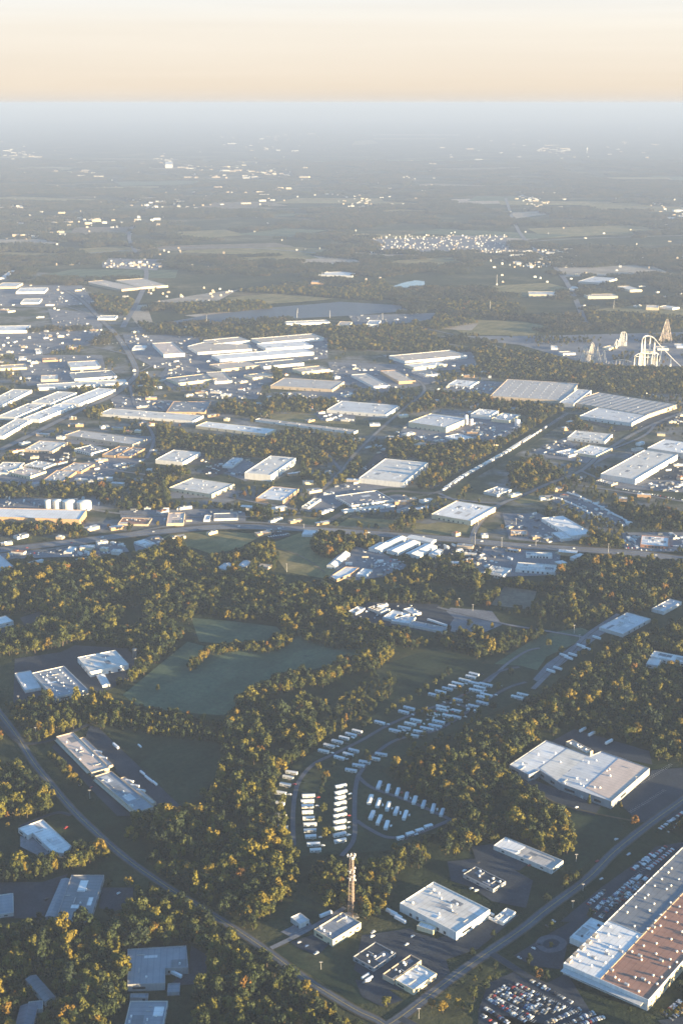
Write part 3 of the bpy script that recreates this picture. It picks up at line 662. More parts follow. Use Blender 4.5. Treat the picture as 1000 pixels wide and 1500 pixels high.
for i, (s, l) in enumerate([('540,803 556,794 575,798 557,807', 'leftmost and lowest white shed roof of the cluster below the highway'), ('562,794 584,785 595,787 574,798', 'white shed roof behind the lowest one in the cluster below the highway'),
    ('568,806 598,790 615,795 580,810', 'broad white shed roof in the middle of the cluster below the highway'), ('593,811 623,796 639,800 612,814', 'white shed roof right of the broad one in the cluster below the highway'),
    ('629,810 638,804 648,806 636,815', 'smallest white shed roof at the right end of the cluster below the highway'), ('598,787 600,784 636,789 634,796', 'long white shed roof parallel to the highway behind the cluster')]):
    B(l, s, 6, 'white', 'white', 'shed', 'long_shed', g_, gable=.06, doors=1)
B('arch-roofed white hangar beside the sunlit hay field', '480,827 502,808 511,812 489,831', 5, 'pale', 'white', 'hangar', 'hangar', gable=.22, doors=1)
B('shop with a bright corner and orange front below the arch-roofed hangar', '484,844 506,830 526,831 514,840 492,849', 5, 'white', 'orange', 'shop', 'shop_building', rect=False, wins=3)
B('small white-roofed garage right of the orange-fronted shop', '523,840 532,832 545,835 534,845', 5, 'white', 'white', 'garage', 'garage_building', doors=1)
yl = 'scrapyard sheds'
for s, c, l in [('512,894 524,888 535,890 519,899', 'white', 'white shed at the left end of the scrapyard'), ('541,889 550,886 555,890 545,894', 'rust', 'rusty red roof in the middle of the scrapyard'),
    ('551,893 566,888 568,892 556,898', 'peach', 'peach-lit shed beside the rusty roof in the scrapyard'), ('560,904 576,893 600,899 590,902 572,907', 'white', 'white bent shed above the main scrapyard building'),
    ('573,908 582,900 609,903 598,915', 'pale', 'main flat pale building of the scrapyard'), ('596,914 608,910 656,919 649,925', 'steel', 'long low steel roof at the right end of the scrapyard'),
    ('590,892 602,889 616,896 606,900', 'white', 'white shed at the upper right of the scrapyard'), ('552,885 567,883 568,885 553,887', 'cream', 'narrow bright shed along the upper edge of the scrapyard')]:
    B(l, s, 5, c, 'pale', 'shed', 'shed', yl, rect=len(s.split()) == 4, units=2)
B('small white house among trees left of the hay field', '348,829 357,821 367,823 358,832', 4.5, 'white', 'white', 'house', 'house', gable=.12, doors=1)
B('grey-white house in trees beside the small white house', '318,832 330,824 340,828 328,836', 4.5, 'pale', 'white', 'house', 'house', gable=.12)
B('low tan house at the edge of the sunlit hay field', '380,829 384,826 397,827 394,832', 4, 'tan', 'tan', 'house', 'house', gable=.12)
B('white utility building cluster on the lot below the highway at left', '200,795 208,788 224,794 218,801', 4.5, 'white', 'white', 'shop', 'shop_building', units=4)
B('blue-white small roof in the parking lots left of the big forest', '94,808 104,799 112,802 104,810', 4.5, 'white', 'pale', 'shop', 'shop_building')
B('red-roofed shop row above the highway at left', '173,767 180,758 222,759 218,768', 4, 'rust', 'tan', 'shop', 'shop_building', units=5)
B('tall peach-sided roadside building above the highway at left', '243,767 248,751 270,751 270,766', 6, 'peach', 'tan', 'shop', 'shop_building', units=2)
B('blue-grey dark-roofed building beside the highway', '312,760 315,752 348,751 348,759', 5, 'slate', 'white', 'shop', 'shop_building')
B('small white square building left of the blue-grey one', '298,761 301,754 309,755 307,762', 5, 'white', 'white', 'shop', 'shop_building')
B('white flat block standing on grass beside the highway', '442,782 446,775 466,777 463,784', 5, 'white', 'white', 'shop', 'shop_building')
# middle band
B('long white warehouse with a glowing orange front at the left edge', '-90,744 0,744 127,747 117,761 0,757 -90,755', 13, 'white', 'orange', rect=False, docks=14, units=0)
M = [
 ('355,694 396,668 434,670 400,694', 15, 'cream', 'white', 'tall pale block-shaped warehouse left of centre'),
 ('374,729 401,712 436,716 415,734', 8, 'white', 'orange', 'brilliant white roof below the tall pale warehouse'),
 ('249,715 281,699 339,709 315,724', 9, 'cream', 'gold', 'beige wide-roofed warehouse left of the brilliant white roof'),
 ('230,672 256,658 293,663 266,678', 10, 'cream', 'white', 'cream square-roofed building above the beige wide one'),
 ('523,701 565,672 626,677 594,706', 12, 'cream', 'white', 'wide cream-roofed warehouse at the centre with a white side'),
 ('603,616 632,605 685,613 648,628', 15, 'pale', 'gold', 'tall white processing plant with a glowing yellow end wall'),
 ('477,599 502,588 585,593 566,608', 9, 'pale', 'white', 'pale grey warehouse left of the processing plant'),
 ('632,752 670,733 724,743 689,764', 10, 'white', 'gold', 'large white building by the lower end of the railway'),
 ('709,719 730,712 747,717 727,725', 6, 'pale', 'pale', 'small pale building just right of the railway'),
 ('795,759 821,755 867,779 837,787', 8, 'white', 'white', 'white and peach striped-roof warehouse above the highway at right'),
 ('809,780 821,778 837,786 822,791', 6, 'white', 'pale', 'white loading canopy on the striped-roof warehouse'),
 ('937,799 939,785 979,786 978,799', 6, 'white', 'brick', 'square white-roofed store with a car park near the right edge'),
 ('746,782 749,776 769,777 774,783', 5, 'tan', 'orange', 'orange-fronted roadside diner above the highway'),
 ('769,814 771,808 808,810 808,815', 5, 'cream', 'white', 'motel-like pale strip below the highway'),
 ('754,834 758,823 816,828 813,838', 6, 'white', 'white', 'wide white roof at the forest edge below the highway'),
 ('708,839 720,828 749,833 736,844', 6, 'white', 'white', 'diamond-shaped white roof left of the wide one below the highway'),
 ('740,805 743,802 761,804 759,808', 4, 'rust', 'orange', 'small orange shop beside the highway junction'),
 ('500,724 554,719 574,731 505,743', 6, 'slate', 'white', 'dark-roofed depot ringed by a white wall near the centre'),
 ('500,750 504,746 575,737 577,741', 4, 'white', 'white', 'narrow white strip shed in front of the dark-roofed depot'),
 ('443,740 463,729 468,731 450,745', 5, 'tan', 'white', 'small curved pale building left of the dark-roofed depot'),
 ('325,682 342,670 355,671 341,683', 6, 'pale', 'white', 'small pale roof beside the vehicle yard left of centre'),
 ('289,624 301,617 401,628 393,636', 7, 'white', 'gold', 'long white warehouse in the trees left of centre'),
 ('146,606 162,598 292,608 289,617', 7, 'white', 'white', 'longest thin white warehouse at left'),
 ('96,638 116,629 210,643 200,651', 9, 'stain', 'tan', 'long brown-grey roof at left'),
 ('34,657 63,645 96,648 78,662', 7, 'white', 'tan', 'white building with a pale gatehouse at left'),
 ('116,658 127,651 155,655 138,666', 7, 'slate', 'white', 'dark-roofed white-walled building at left'),
 ('147,666 178,653 191,655 171,667', 6, 'slate', 'orange', 'dark flat roof with an orange-lit parapet right of the white-walled one'),
 ('174,667 193,655 214,657 188,669', 6, 'slate', 'orange', 'second dark roof with an orange-lit parapet, nearer the trees'),
 ('-12,691 5,676 36,678 17,694', 7, 'white', 'pale', 'white roof cut by the left edge, second band'),
 ('17,691 30,684 64,688 48,700', 8, 'peach', 'gold', 'peach roof with bright wall beside the left edge'),
 ('41,681 49,675 82,677 65,687', 6, 'white', 'pale', 'light blue-white roof behind the peach one'),
 ('65,702 84,688 113,690 91,706', 6, 'stain', 'orange', 'brown roof with glowing edge at left'),
 ('91,688 108,677 140,680 117,691', 6, 'stain', 'orange', 'brown roof with glowing edge farther back at left'),
 ('50,588 88,572 111,576 71,592', 9, 'white', 'white', 'white roof, back one of the left pair in the six-roof park'),
 ('93,589 146,567 169,571 113,592', 9, 'white', 'white', 'white roof, back right one in the six-roof park'),
 ('0,609 43,590 66,593 20,612', 9, 'white', 'white', 'white roof, middle left one in the six-roof park'),
 ('34,613 89,590 111,593 58,614', 9, 'white', 'white', 'white roof, middle right one in the six-roof park'),
 ('-15,637 24,612 48,615 2,639', 9, 'white', 'white', 'white roof, nearest one in the six-roof park'),
 ('-20,590 21,569 46,572 0,595', 9, 'white', 'white', 'white roof cut by the left edge above the six-roof park'),
 ('55,568 56,563 186,555 185,561', 8, 'white', 'white', 'very thin long white roof above the six-roof park'),
 ('108,555 104,546 165,542 170,551', 9, 'grey', 'white', 'grey roof with bright front behind the very thin long roof'),
 ('59,556 62,550 84,549 87,556', 7, 'cream', 'tan', 'small cream roof left of the grey-roofed bright front'),
 ('103,539 101,532 140,526 149,536', 9, 'pale', 'gold', 'pale roof with glowing end north of the thin long roof'),
 ('62,528 63,525 85,524 85,527', 6, 'rust', 'orange', 'pink-lit strip building at left'),
 ('0,540 0,535 38,533 39,538', 7, 'tan', 'gold', 'glowing strip building near the left edge'),
 ('53,516 52,512 60,510 63,515', 7, 'white', 'white', 'small white cube building at upper left'),
 ('28,526 28,523 39,522 39,525', 5, 'white', 'white', 'small blue-white shed at upper left'),
 ('-10,485 5,476 41,478 43,484', 10, 'white', 'white', 'long white roof at the left edge in the upper left'),
 ('24,427 32,420 69,423 65,428', 9, 'white', 'white', 'white roof in the upper left near the edge'),
 ('-6,419 8,413 31,415 24,421', 9, 'pale', 'gold', 'pale roof cut by the left edge in the upper left'),
 ('0,407 16,396 22,396 8,407', 8, 'white', 'white', 'slanting white roof at the far upper left'),
 ('30,442 38,437 60,438 58,444', 8, 'white', 'white', 'white building in the upper-left lots'),
 ('130,415 146,408 202,421 184,424', 9, 'tan', 'tan', 'tan long roof in the upper left woods'),
 ('183,412 197,406 247,416 204,423', 9, 'tan', 'gold', 'tan long roof joined to the right of the first'),
 ('142,466 149,462 171,462 170,467', 7, 'cream', 'white', 'bright white box in the upper left trees'),
 ('225,504 251,500 269,515 242,521', 12, 'peach', 'white', 'pink flat roof with a bright front wall at upper left'),
 ('194,510 200,505 214,507 211,512', 7, 'white', 'white', 'small white complex left of the pink flat roof'),
 ('303,498 353,493 364,499 308,504', 10, 'tan', 'white', 'tan-topped white warehouse, leftmost in the back of the big white group'),
 ('371,496 461,488 471,495 380,502', 11, 'tan', 'white', 'tan-topped white warehouse at the back right of the big white group'),
 ('378,503 450,499 452,506 388,511', 10, 'white', 'white', 'white warehouse in the middle right of the big white group'),
 ('275,507 299,501 366,505 369,511 290,516', 10, 'tan', 'white', 'wide tan-topped warehouse at the left of the big white group'),
 ('315,520 450,509 454,516 317,527', 11, 'white', 'white', 'longest brilliant warehouse in front of the big white group'),
 ('311,533 369,528 374,535 320,542', 9, 'tan', 'tan', 'tan flat roof below the big white group'),
 ('376,531 436,525 440,532 382,537', 9, 'grey', 'white', 'grey flat roof below the big white group'),
 ('250,553 304,547 312,555 255,562', 9, 'grey', 'gold', 'grey roof with glowing front left of the pale lot'),
 ('304,546 326,543 340,556 315,560', 9, 'tan', 'pale', 'tan square roof behind the pale lot'),
 ('361,549 390,545 398,550 366,554', 8, 'tan', 'gold', 'small tan building behind the pale lot'),
 ('434,539 474,535 477,541 436,546', 9, 'tan', 'gold', 'glowing small warehouse above the patchy tan roof'),
 ('403,564 409,554 498,557 493,572', 9, 'stain', 'tan', 'patchy tan roof above the wooded strip'),
 ('246,603 254,586 310,590 298,604', 8, 'grey', 'orange', 'grey flat roof left of the wooded strip'),
 ('571,521 665,512 678,521 592,529', 11, 'tan', 'white', 'tan-topped long warehouse right of the big white group'),
 ('598,533 646,528 648,534 600,539', 10, 'white', 'gold', 'glowing white warehouse in front of the tan-topped long one'),
 ('607,544 621,540 643,546 622,551', 8, 'grey', 'pale', 'grey roof below the glowing white warehouse'),
 ('516,550 535,546 568,563 550,567', 8, 'stain', 'white', 'stained flat roof left of the tan oblong'),
 ('559,544 578,541 607,556 585,560', 9, 'tan', 'orange', 'tan oblong roof right of centre'),
 ('654,563 668,557 700,558 690,566', 7, 'white', 'white', 'white roof at the back of the trailer depot'),
 ('727,577 742,550 849,567 818,590', 11, 'stain', 'tan', 'very long brown factory roof dotted with skylights'),
 ('819,590 845,569 866,572 839,591', 12, 'pale', 'pale', 'pale cross bay between the two brown factory roofs'),
 ('840,591 867,572 982,592 957,608', 11, 'stain', 'tan', 'dark ribbed factory roof at right'),
 ('850,609 873,597 949,606 926,620', 10, 'white', 'white', 'white warehouse in front of the dark ribbed factory roof'),
 ('826,641 847,630 897,637 885,645', 8, 'white', 'white', 'white flat building with a roof stack at right'),
 ('842,662 862,651 897,657 870,668', 7, 'white', 'gold', 'white roof below the flat building at right'),
 ('818,661 840,656 851,663 828,668', 6, 'white', 'white', 'small white roof left of the white roof at right'),
 ('880,694 944,658 991,667 929,702', 13, 'white', 'white', 'big white warehouse near the right edge'),
 ('948,655 974,643 1030,652 1006,666', 13, 'white', 'pale', 'white warehouse cut by the right edge'),
 ('873,704 880,701 903,706 896,710', 5, 'stain', 'tan', 'low brown shed below the big white warehouse'),
 ('772,431 775,427 814,427 813,432', 11, 'cream', 'gold', 'glowing cream building in the upper right'),
 ('853,434 862,431 902,430 900,434', 11, 'tan', 'gold', 'glowing tan building in the upper right'),
 ('832,423 838,419 851,420 848,424', 9, 'white', 'white', 'small white building in the upper right'),
 ('848,411 870,405 904,407 880,415', 9, 'pale', 'pale', 'wide blue-grey roof in the upper right'),
 ('909,420 915,418 932,421 930,428', 10, 'white', 'gold', 'bright angled building in the upper right'),
 ('945,450 947,447 964,447 964,451', 11, 'cream', 'gold', 'cream block near the right edge above the coasters'),
 ('968,449 972,447 991,449 988,452', 8, 'white', 'white', 'blue-white shed near the right edge above the coasters'),
 ('416,474 418,471 480,468 481,472', 9, 'white', 'white', 'long low white building off the dark shaded glade'),
 ('494,474 500,470 514,472 512,478', 10, 'tan', 'gold', 'glowing plant building off the dark shaded glade'),
 ('536,474 542,468 556,470 554,476', 12, 'white', 'white', 'white plant building off the shaded glade'),
 ('455,413 458,411 474,411 474,414', 9, 'tan', 'orange', 'pink-lit building by the dark plain'),
 ('463,402 470,399 500,398 520,400 516,404', 8, 'white', 'white', 'long white roofs by the dark plain'),
 ('376,615 378,612 522,630 520,633', 6, 'tan', 'white', 'extremely long thin loading shed in the middle'),
]
rm_ = random.Random(14)
for s, H, r, w, l in M:
    if r == 'white' and 'brilliant' not in l: r = rm_.choice(['white', 'white', 'cream', 'cream', 'pale'])  # tone variety; the cream also paints in warm hazy sunlight
    y = sum(p[1] for p in pts_of(s))/len(pts_of(s))
    k = dict(units=6 if y > 580 else 2, docks=6 if y > 560 else 0, rect=len(s.split()) == 4)
    if 'skylights' in l: k.update(sky=60)
    if 'striped' in l: k.update(sections=[(.0, 1.0, 'white')])
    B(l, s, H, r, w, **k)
def stripes(label, n, col, z, y0=-.5, y1=.5):
    root = [o for o in bpy.data.objects if o.get('label') == label][0]
    ro = [o for o in root.children if o.name.startswith('roof')][0]
    xs_ = [v.co.x for v in ro.data.vertices]; ys_ = [v.co.y for v in ro.data.vertices]; a, b, c, d = min(xs_), max(xs_), min(ys_), max(ys_)
    for i in range(n):
        x = a+(b-a)*(i+.5)/n; w = (b-a)/n*.16
        m = MB(); m.add([(x-w, c+4, z), (x+w, c+4, z), (x+w, d-4, z), (x-w, d-4, z), (x, c+4, z+.7), (x, d-4, z+.7)], [(0, 1, 4), (1, 2, 5, 4), (2, 3, 5), (3, 0, 4, 5)]); m.build('roof_monitor', roofmat(col), root)
stripes('dark ribbed factory roof at right', 12, 'slate', 10.15)
bay('white and peach striped-roof warehouse above the highway at right', '812,757 820,756 866,779 856,782', 'peach', 7.3)
tg = 'white storage tanks behind the orange-fronted warehouse'
for (x, y, w, l) in ((71, 744, 10, 'smallest white storage tank, leftmost behind the orange-fronted warehouse'), (85, 744, 14, 'second white storage tank from the left behind the orange-fronted warehouse'), (102, 745, 19, 'third white storage tank from the left behind the orange-fronted warehouse'), (124, 746, 21, 'largest white storage tank, rightmost behind the orange-fronted warehouse')):
    prism_tank(l, x, y, w, 11, group=tg, mat=plain('tank enamel', (.80, .76, .68), .5, .4))
prism_tank('dark silo standing beside the forest edge right of the cream building', 198, 964, 7, 13, 'silo', 'silo', mat=plain('dark silo steel', (.10, .11, .12), .5, .5))
for (x, y, w, h, l) in ((682, 622, 5, 14, 'tall white silo at the processing plant, left of a pair'), (690, 624, 5, 10, 'shorter white silo at the processing plant, right of a pair'), (738, 616, 7, 8, 'squat white silo right of the processing plant'), (757, 624, 8, 9, 'wide white silo farthest right at the processing plant')):
    prism_tank(l, x, y, w, h, 'silo', 'silo', 'processing plant silos')
for s, H, r, w, l in [('690,605 704,598 728,602 716,610', 11, 'white', 'white', 'white block behind the processing plant silos'), ('720,612 738,604 760,608 744,617', 9, 'pale', 'gold', 'pale block right of the processing plant silos'), ('655,640 668,634 690,640 676,646', 6, 'white', 'white', 'low white shed in front of the processing plant')]:
    B(l, s, H, r, w, units=8)
# far towns: many small buildings, a few pixels each
rnd = random.Random(21)
CL = [(62, 145, 250, 262, 12, 'warehouse', 'far pale rooftops in the band left of the tall block below the horizon'), (200, 268, 233, 247, 8, 'warehouse', 'far pale buildings around the tall block below the horizon'), (268, 302, 240, 262, 6, 'warehouse', 'far glowing blocks right of the tall block'),
 (305, 447, 243, 262, 24, 'warehouse', 'far glowing rooftops of the widest bright band'), (0, 46, 298, 310, 10, 'warehouse', 'far glowing rooftops at the left edge'), (0, 115, 318, 350, 22, 'warehouse', 'far glowing rooftops at the lower left of the haze'),
 (198, 300, 288, 305, 15, 'warehouse', 'far rooftops in the second bright band'), (80, 235, 310, 332, 16, 'warehouse', 'far rooftops in the third bright band'), (300, 425, 275, 300, 10, 'warehouse', 'scattered far rooftops above the centre woods'),
 (480, 545, 285, 306, 9, 'house', 'far houses in the hazy centre'), (755, 812, 280, 303, 14, 'house', 'far rows of houses on the right in the haze'), (785, 835, 218, 224, 5, 'warehouse', 'far bright buildings left of the water tower'),
 (745, 845, 366, 388, 16, 'warehouse', 'far pale roofs above the upper-right lots'), (875, 962, 370, 388, 9, 'house', 'far small roofs on the far right'), (155, 232, 383, 394, 10, 'house', 'far pale roofs in the upper-left woods'),
 (215, 345, 420, 444, 26, 'house', 'pale houses on the lit ridge at upper left'), (455, 560, 396, 412, 8, 'house', 'small pale roofs by the dark plain'), (955, 1005, 298, 325, 8, 'warehouse', 'far rooftops at the right edge'),
 (565, 640, 235, 300, 9, 'house', 'far specks of houses in the middle distance'), (0, 60, 215, 236, 6, 'warehouse', 'faintest rooftops at the upper left'), (330, 460, 190, 228, 8, 'warehouse', 'faintest rooftops near the horizon'),
 (640, 1000, 185, 235, 12, 'warehouse', 'faintest rooftops near the horizon at right'), (850, 1000, 330, 400, 10, 'house', 'far houses among right-hand woods'), (0, 190, 400, 560, 16, 'house', 'small roofs in the upper-left town'), (560, 720, 535, 575, 9, 'house', 'small pale sheds beside the trailer depot'),
 (190, 300, 480, 560, 16, 'house', 'small roofs along the avenue at upper left'), (720, 860, 385, 430, 12, 'house', 'small roofs in the upper-right woods'), (880, 1000, 395, 420, 6, 'house', 'small roofs near the upper-right bright buildings')]
for x0, x1, y0, y1, n, nm, l in CL:
    for i in range(n):
        x, y = rnd.uniform(x0, x1), rnd.uniform(y0, y1); g = P(x, y); ppm = FPX/g.length
        big = nm == 'warehouse'
        w = (rnd.uniform(4, 14) if big else rnd.uniform(2.0, 4.5))/ppm; d = w*rnd.uniform(.4, .8); H = rnd.uniform(8, 16) if big else rnd.uniform(5, 8)
        if y > 400: w = min(w, 40); d = min(d, 18); H = min(H, 7)
        a = rnd.choice([.15, -.2, .1, 0])+(1.57 if rnd.random() < .2 else 0); ca, sa = math.cos(a), math.sin(a)
        q = ' '.join('%.2f,%.2f' % proj(g.x+u*w/2*ca-v*d/2*sa, g.y+u*w/2*sa+v*d/2*ca, H) for u, v in ((-1, -1), (1, -1), (1, 1), (-1, 1)))
        o = B(l, q, H, rnd.choice(['white', 'cream', 'pale', 'tan']), rnd.choice(['white', 'white', 'gold', 'tan']), 'building' if big else 'house', nm, l, detail=0)
B('tallest far block standing above the hazy town', '242,241 243,237 253,237 253,241', 45, 'white', 'white', 'tower block', 'office_tower', detail=1)
for (x, y, w, h, l) in ((859, 224, 3.0, 9, 'far white water tower on the right horizon plain'),):
    g = P(x, y); ppm = FPX/g.length; r = w/2/ppm*.9; hh = h/ppm*.8
    root = tag(empty('water_tower', g), l, 'water tower'); m = MB(); m.lathe([(r*.35, 0), (r*.3, hh*.6)], 10); m.build('stem', WHITE(), root); m = MB(); m.lathe([(r*.3, hh*.6), (r, hh*.72), (r, hh*.9), (r*.3, hh)], 14); m.build('bowl', WHITE(), root)
# dense small stuff that nobody could count: far town specks and goods in the yards
def boxes(name, items, mats, label, cat):
    m = MB()
    for x, y, w, d, h, a, k in items:
        ca, sa = math.cos(a), math.sin(a); m.mi = k
        q = [(x+u*w/2*ca-v*d/2*sa, y+u*w/2*sa+v*d/2*ca) for u, v in ((-1, -1), (1, -1), (1, 1), (-1, 1))]
        m.add([(a_, b_, .3) for a_, b_ in q]+[(a_, b_, h) for a_, b_ in q], [(4, 5, 6, 7), (0, 1, 5, 4), (1, 2, 6, 5), (2, 3, 7, 6), (3, 0, 4, 7)])
    return tag(m.build(name, mats), label, cat, kind='stuff')
def free(px, py, r=2):
    i, j = int(py-MY0), int(px-MX0)
    return r <= i < MH-r and r <= j < MW-r and not BMK[i-r:i+r+1, j-r:j+r+1].any() and not RMK[i-1:i+2, j-1:j+2].any()
rt = random.Random(77); tm_ = [wallmat('white'), wallmat('tan'), wallmat('gold'), wallmat('pale')]
spk = []
def speck(x, y, wlo, whi):
    g = P(x, y); ppm = FPX/g.length; w = rt.uniform(wlo, whi)/ppm
    spk.append((g.x, g.y, w, w*rt.uniform(.3, .7), rt.uniform(6, 12), rt.choice((.1, -.2, .3, 0)), rt.choice((0, 1, 1, 3, 3))))
for x0, x1, y0, y1, n, nm, l in CL:
    if y1 < 400:
        for i in range(n*3): speck(rt.gauss((x0+x1)/2, (x1-x0)/3.2), rt.gauss((y0+y1)/2, (y1-y0)/3), 1.0, 5.5)
for i in range(170): speck(rt.uniform(-40, 1040), 175+225*rt.random()**.7, .8, 2.6)
for i in range(300):                           # the dense pale residential band right of centre
    speck(rt.uniform(540, 742), rt.uniform(345, 371), .7, 2.2); spk[-1] = spk[-1][:4]+(rt.uniform(5, 9),)+spk[-1][5:6]+(rt.choice((1, 3, 3, 0)),)
for i in range(170): speck(rt.uniform(745, 850), rt.uniform(366, 392), 1, 3)
boxes('town_specks', spk, tm_, 'countless pale buildings of the far hazy towns', 'town')
yd = []
lot_px = [(pts_of(s_, True)) for s_, m_ in LOTS]
for p in lot_px:
    ym = sum(q[1] for q in p)/len(p)
    if not 380 < ym < 840: continue
    xa, xb, ya, yb = min(q[0] for q in p), max(q[0] for q in p), min(q[1] for q in p), max(q[1] for q in p)
    n = int((xb-xa)*(yb-ya)/(48 if ym < 560 else 34 if ym < 700 else 55))
    ang = rt.choice((.6, -.3, .1, .9))
    X = np.array([rt.uniform(xa, xb) for _ in range(n)]); Y = np.array([rt.uniform(ya, yb) for _ in range(n)]); I = inpoly(X, Y, p)
    for x, y in zip(X[I], Y[I]):
        if not free(x, y): continue
        g = P(x, y); t = rt.random()
        w, d, h = (4.5, 1.9, 1.6) if t < .5 else ((12, 2.6, 4.2) if t < .8 else (rt.uniform(5, 14), rt.uniform(4, 8), rt.uniform(2, 5)))
        yd.append((g.x, g.y, w, d, h, ang+rt.choice((0, 1.57))+rt.uniform(-.05, .05), rt.choice((0, 0, 1, 3, 3, 4, 4, 4))))
boxes('yard_goods', yd, tm_+[plain('dark goods', (.10, .11, .13), .5, .4)], 'countless vehicles, containers and goods in the middle-distance yards', 'yard goods')
# small sheds and houses of the middle distance, each one its own
SHED = [(0, 200, 400, 560, 26, 'small pale building in the crowded upper-left district'), (200, 480, 545, 620, 24, 'small pale building around the pale lot left of centre'), (0, 230, 600, 712, 26, 'small pale building in the left-hand works district'), (480, 740, 535, 660, 26, 'small pale building near the processing plant'),
        (740, 1000, 600, 735, 18, 'small pale building in the right-hand works district'), (170, 480, 745, 790, 12, 'small roadside building along the highway left of centre'), (600, 850, 780, 842, 14, 'small roadside building around the highway junction'), (430, 640, 690, 765, 12, 'small building around the central depot'), (0, 180, 770, 830, 12, 'small building in the lots left of the big forest'), (840, 1000, 400, 470, 16, 'small bright building in the upper-right fields')]
for x0, x1, y0, y1, n, l in SHED:
    k = 0
    for _ in range(n*6):
        x, y = rt.uniform(x0, x1), rt.uniform(y0, y1)
        if k >= n or not free(x, y, 3): continue
        k += 1; g = P(x, y); w = rt.uniform(12, 34); d = rt.uniform(8, 16); H = rt.uniform(4, 7); a = rt.choice((.5, -.25, .1, .8)); ca, sa = math.cos(a), math.sin(a)
        q = ' '.join('%.2f,%.2f' % proj(g.x+u*w/2*ca-v*d/2*sa, g.y+u*w/2*sa+v*d/2*ca, H) for u, v in ((-1, -1), (1, -1), (1, 1), (-1, 1)))
        B(l, q, H, rt.choice(['white', 'cream', 'pale', 'tan', 'steel', 'rust']), rt.choice(['white', 'gold', 'tan', 'orange', 'pale']), 'shed', 'small_building', l.replace('small', 'small', 1)+'s', detail=0)
# ------------------------------------------------------------------ vehicles and mobile homes
def heading(px, py, dx, dy):
    a, b = P(px-dx/2, py-dy/2), P(px+dx/2, py+dy/2); return math.atan2(b.y-a.y, b.x-a.x), (b-a).length
def car_proto(L=4.6, W=1.85, van=False):
    root = bpy.data.objects.new('parked_car', None)
    m = MB(); h = W/2
    prof = [(-L/2, .35), (-L/2, .85), (-L*.44, .95), (-L*.20, 1.0), (L*.18, 1.0), (L*.46, .85), (L/2, .7), (L/2, .35)]
    cab = [(-L*.47, .97), (-L*.44, 1.75 if van else 1.35), (-L*.3, 1.95 if van else 1.48), (L*.05, 1.95 if van else 1.46), (L*.26, .98)]
    def ext(pr, w0, w1, zt):
        V = []
        for s_ in (-1, 1):
            for x, z in pr: V.append((x, s_*(w0+(w1-w0)*max(0, z-zt)), z))
        n = len(pr); F = [tuple(range(n-1, -1, -1)), tuple(range(n, 2*n))]+[(i, (i+1) % n, n+(i+1) % n, n+i) for i in range(n)]; m.add(V, F)
    ext(prof, h, h*.94, .5); ext(cab, h*.95, h*.80, .97)
    m.mi = 1
    for x in (-L*.31, L*.31):
        for s_ in (-1, 1):
            V = []
            for k in range(10): V += [(x+.33*math.cos(k*.6283), s_*(h-.2), .33+.33*math.sin(k*.6283)), (x+.33*math.cos(k*.6283), s_*(h+.02), .33+.33*math.sin(k*.6283))]
            m.add(V, [(2*k, 2*((k+1) % 10), 2*((k+1) % 10)+1, 2*k+1) for k in range(10)]+[tuple(range(1, 20, 2)), tuple(range(18, -1, -2))])
    body = bpy.data.objects.new('body', m.mesh('car_body', [paintmat(), TYRE()])); body.parent = root
    g = MB(); hz = 1.75 if van else 1.36
    for s_ in (-1, 1):
        y = s_*h*.9
        g.add([(-L*.42, y*1.04, 1.06), (L*.17, y*1.04, 1.06), (L*.05, y*.96, hz), (-L*.38, y*.96, hz)], [(0, 1, 2, 3)])
    g.add([(L*.255, -h*.8, 1.05), (L*.255, h*.8, 1.05), (L*.075, h*.72, hz+.04), (L*.075, -h*.72, hz+.04)], [(0, 1, 2, 3)])
    g.add([(-L*.477, -h*.8, 1.05), (-L*.477, h*.8, 1.05), (-L*.45, h*.72, hz), (-L*.45, -h*.72, hz)], [(0, 1, 2, 3)])
    gl = bpy.data.objects.new('windows', g.mesh('car_windows', GLASS())); gl.name = 'window'; gl.parent = root
    CH[root.name] = [body, gl]; return root
CARP, VANP = car_proto(), car_proto(5.6, 2.05, True)
PAINT = [('white', (.80, .80, .78)), ('silver', (.50, .51, .53)), ('grey', (.18, .19, .20)), ('black', (.025, .025, .03)), ('blue', (.06, .11, .24)), ('red', (.30, .04, .035)), ('tan', (.42, .35, .25))]
rc = random.Random(3)
def spawn(pr, g, rz, label, cat, group, col=None, name=None):
    r = pr.copy(); COL.objects.link(r); r.location = g; r.rotation_euler = (0, 0, rz); tag(r, label, cat, group)
    if name: r.name = name
    for ch in CH[pr.name]:
        c = ch.copy(); COL.objects.link(c); c.parent = r
        if col: c.color = (*col, 1)
    return r
ZL = 0.62
CARQ = []
def car_at(px, py, rz, where, group, wts=(4, 3, 3, 4, 1, 1, 1)):
    CARQ.append((px, py, rz, where, group, wts))
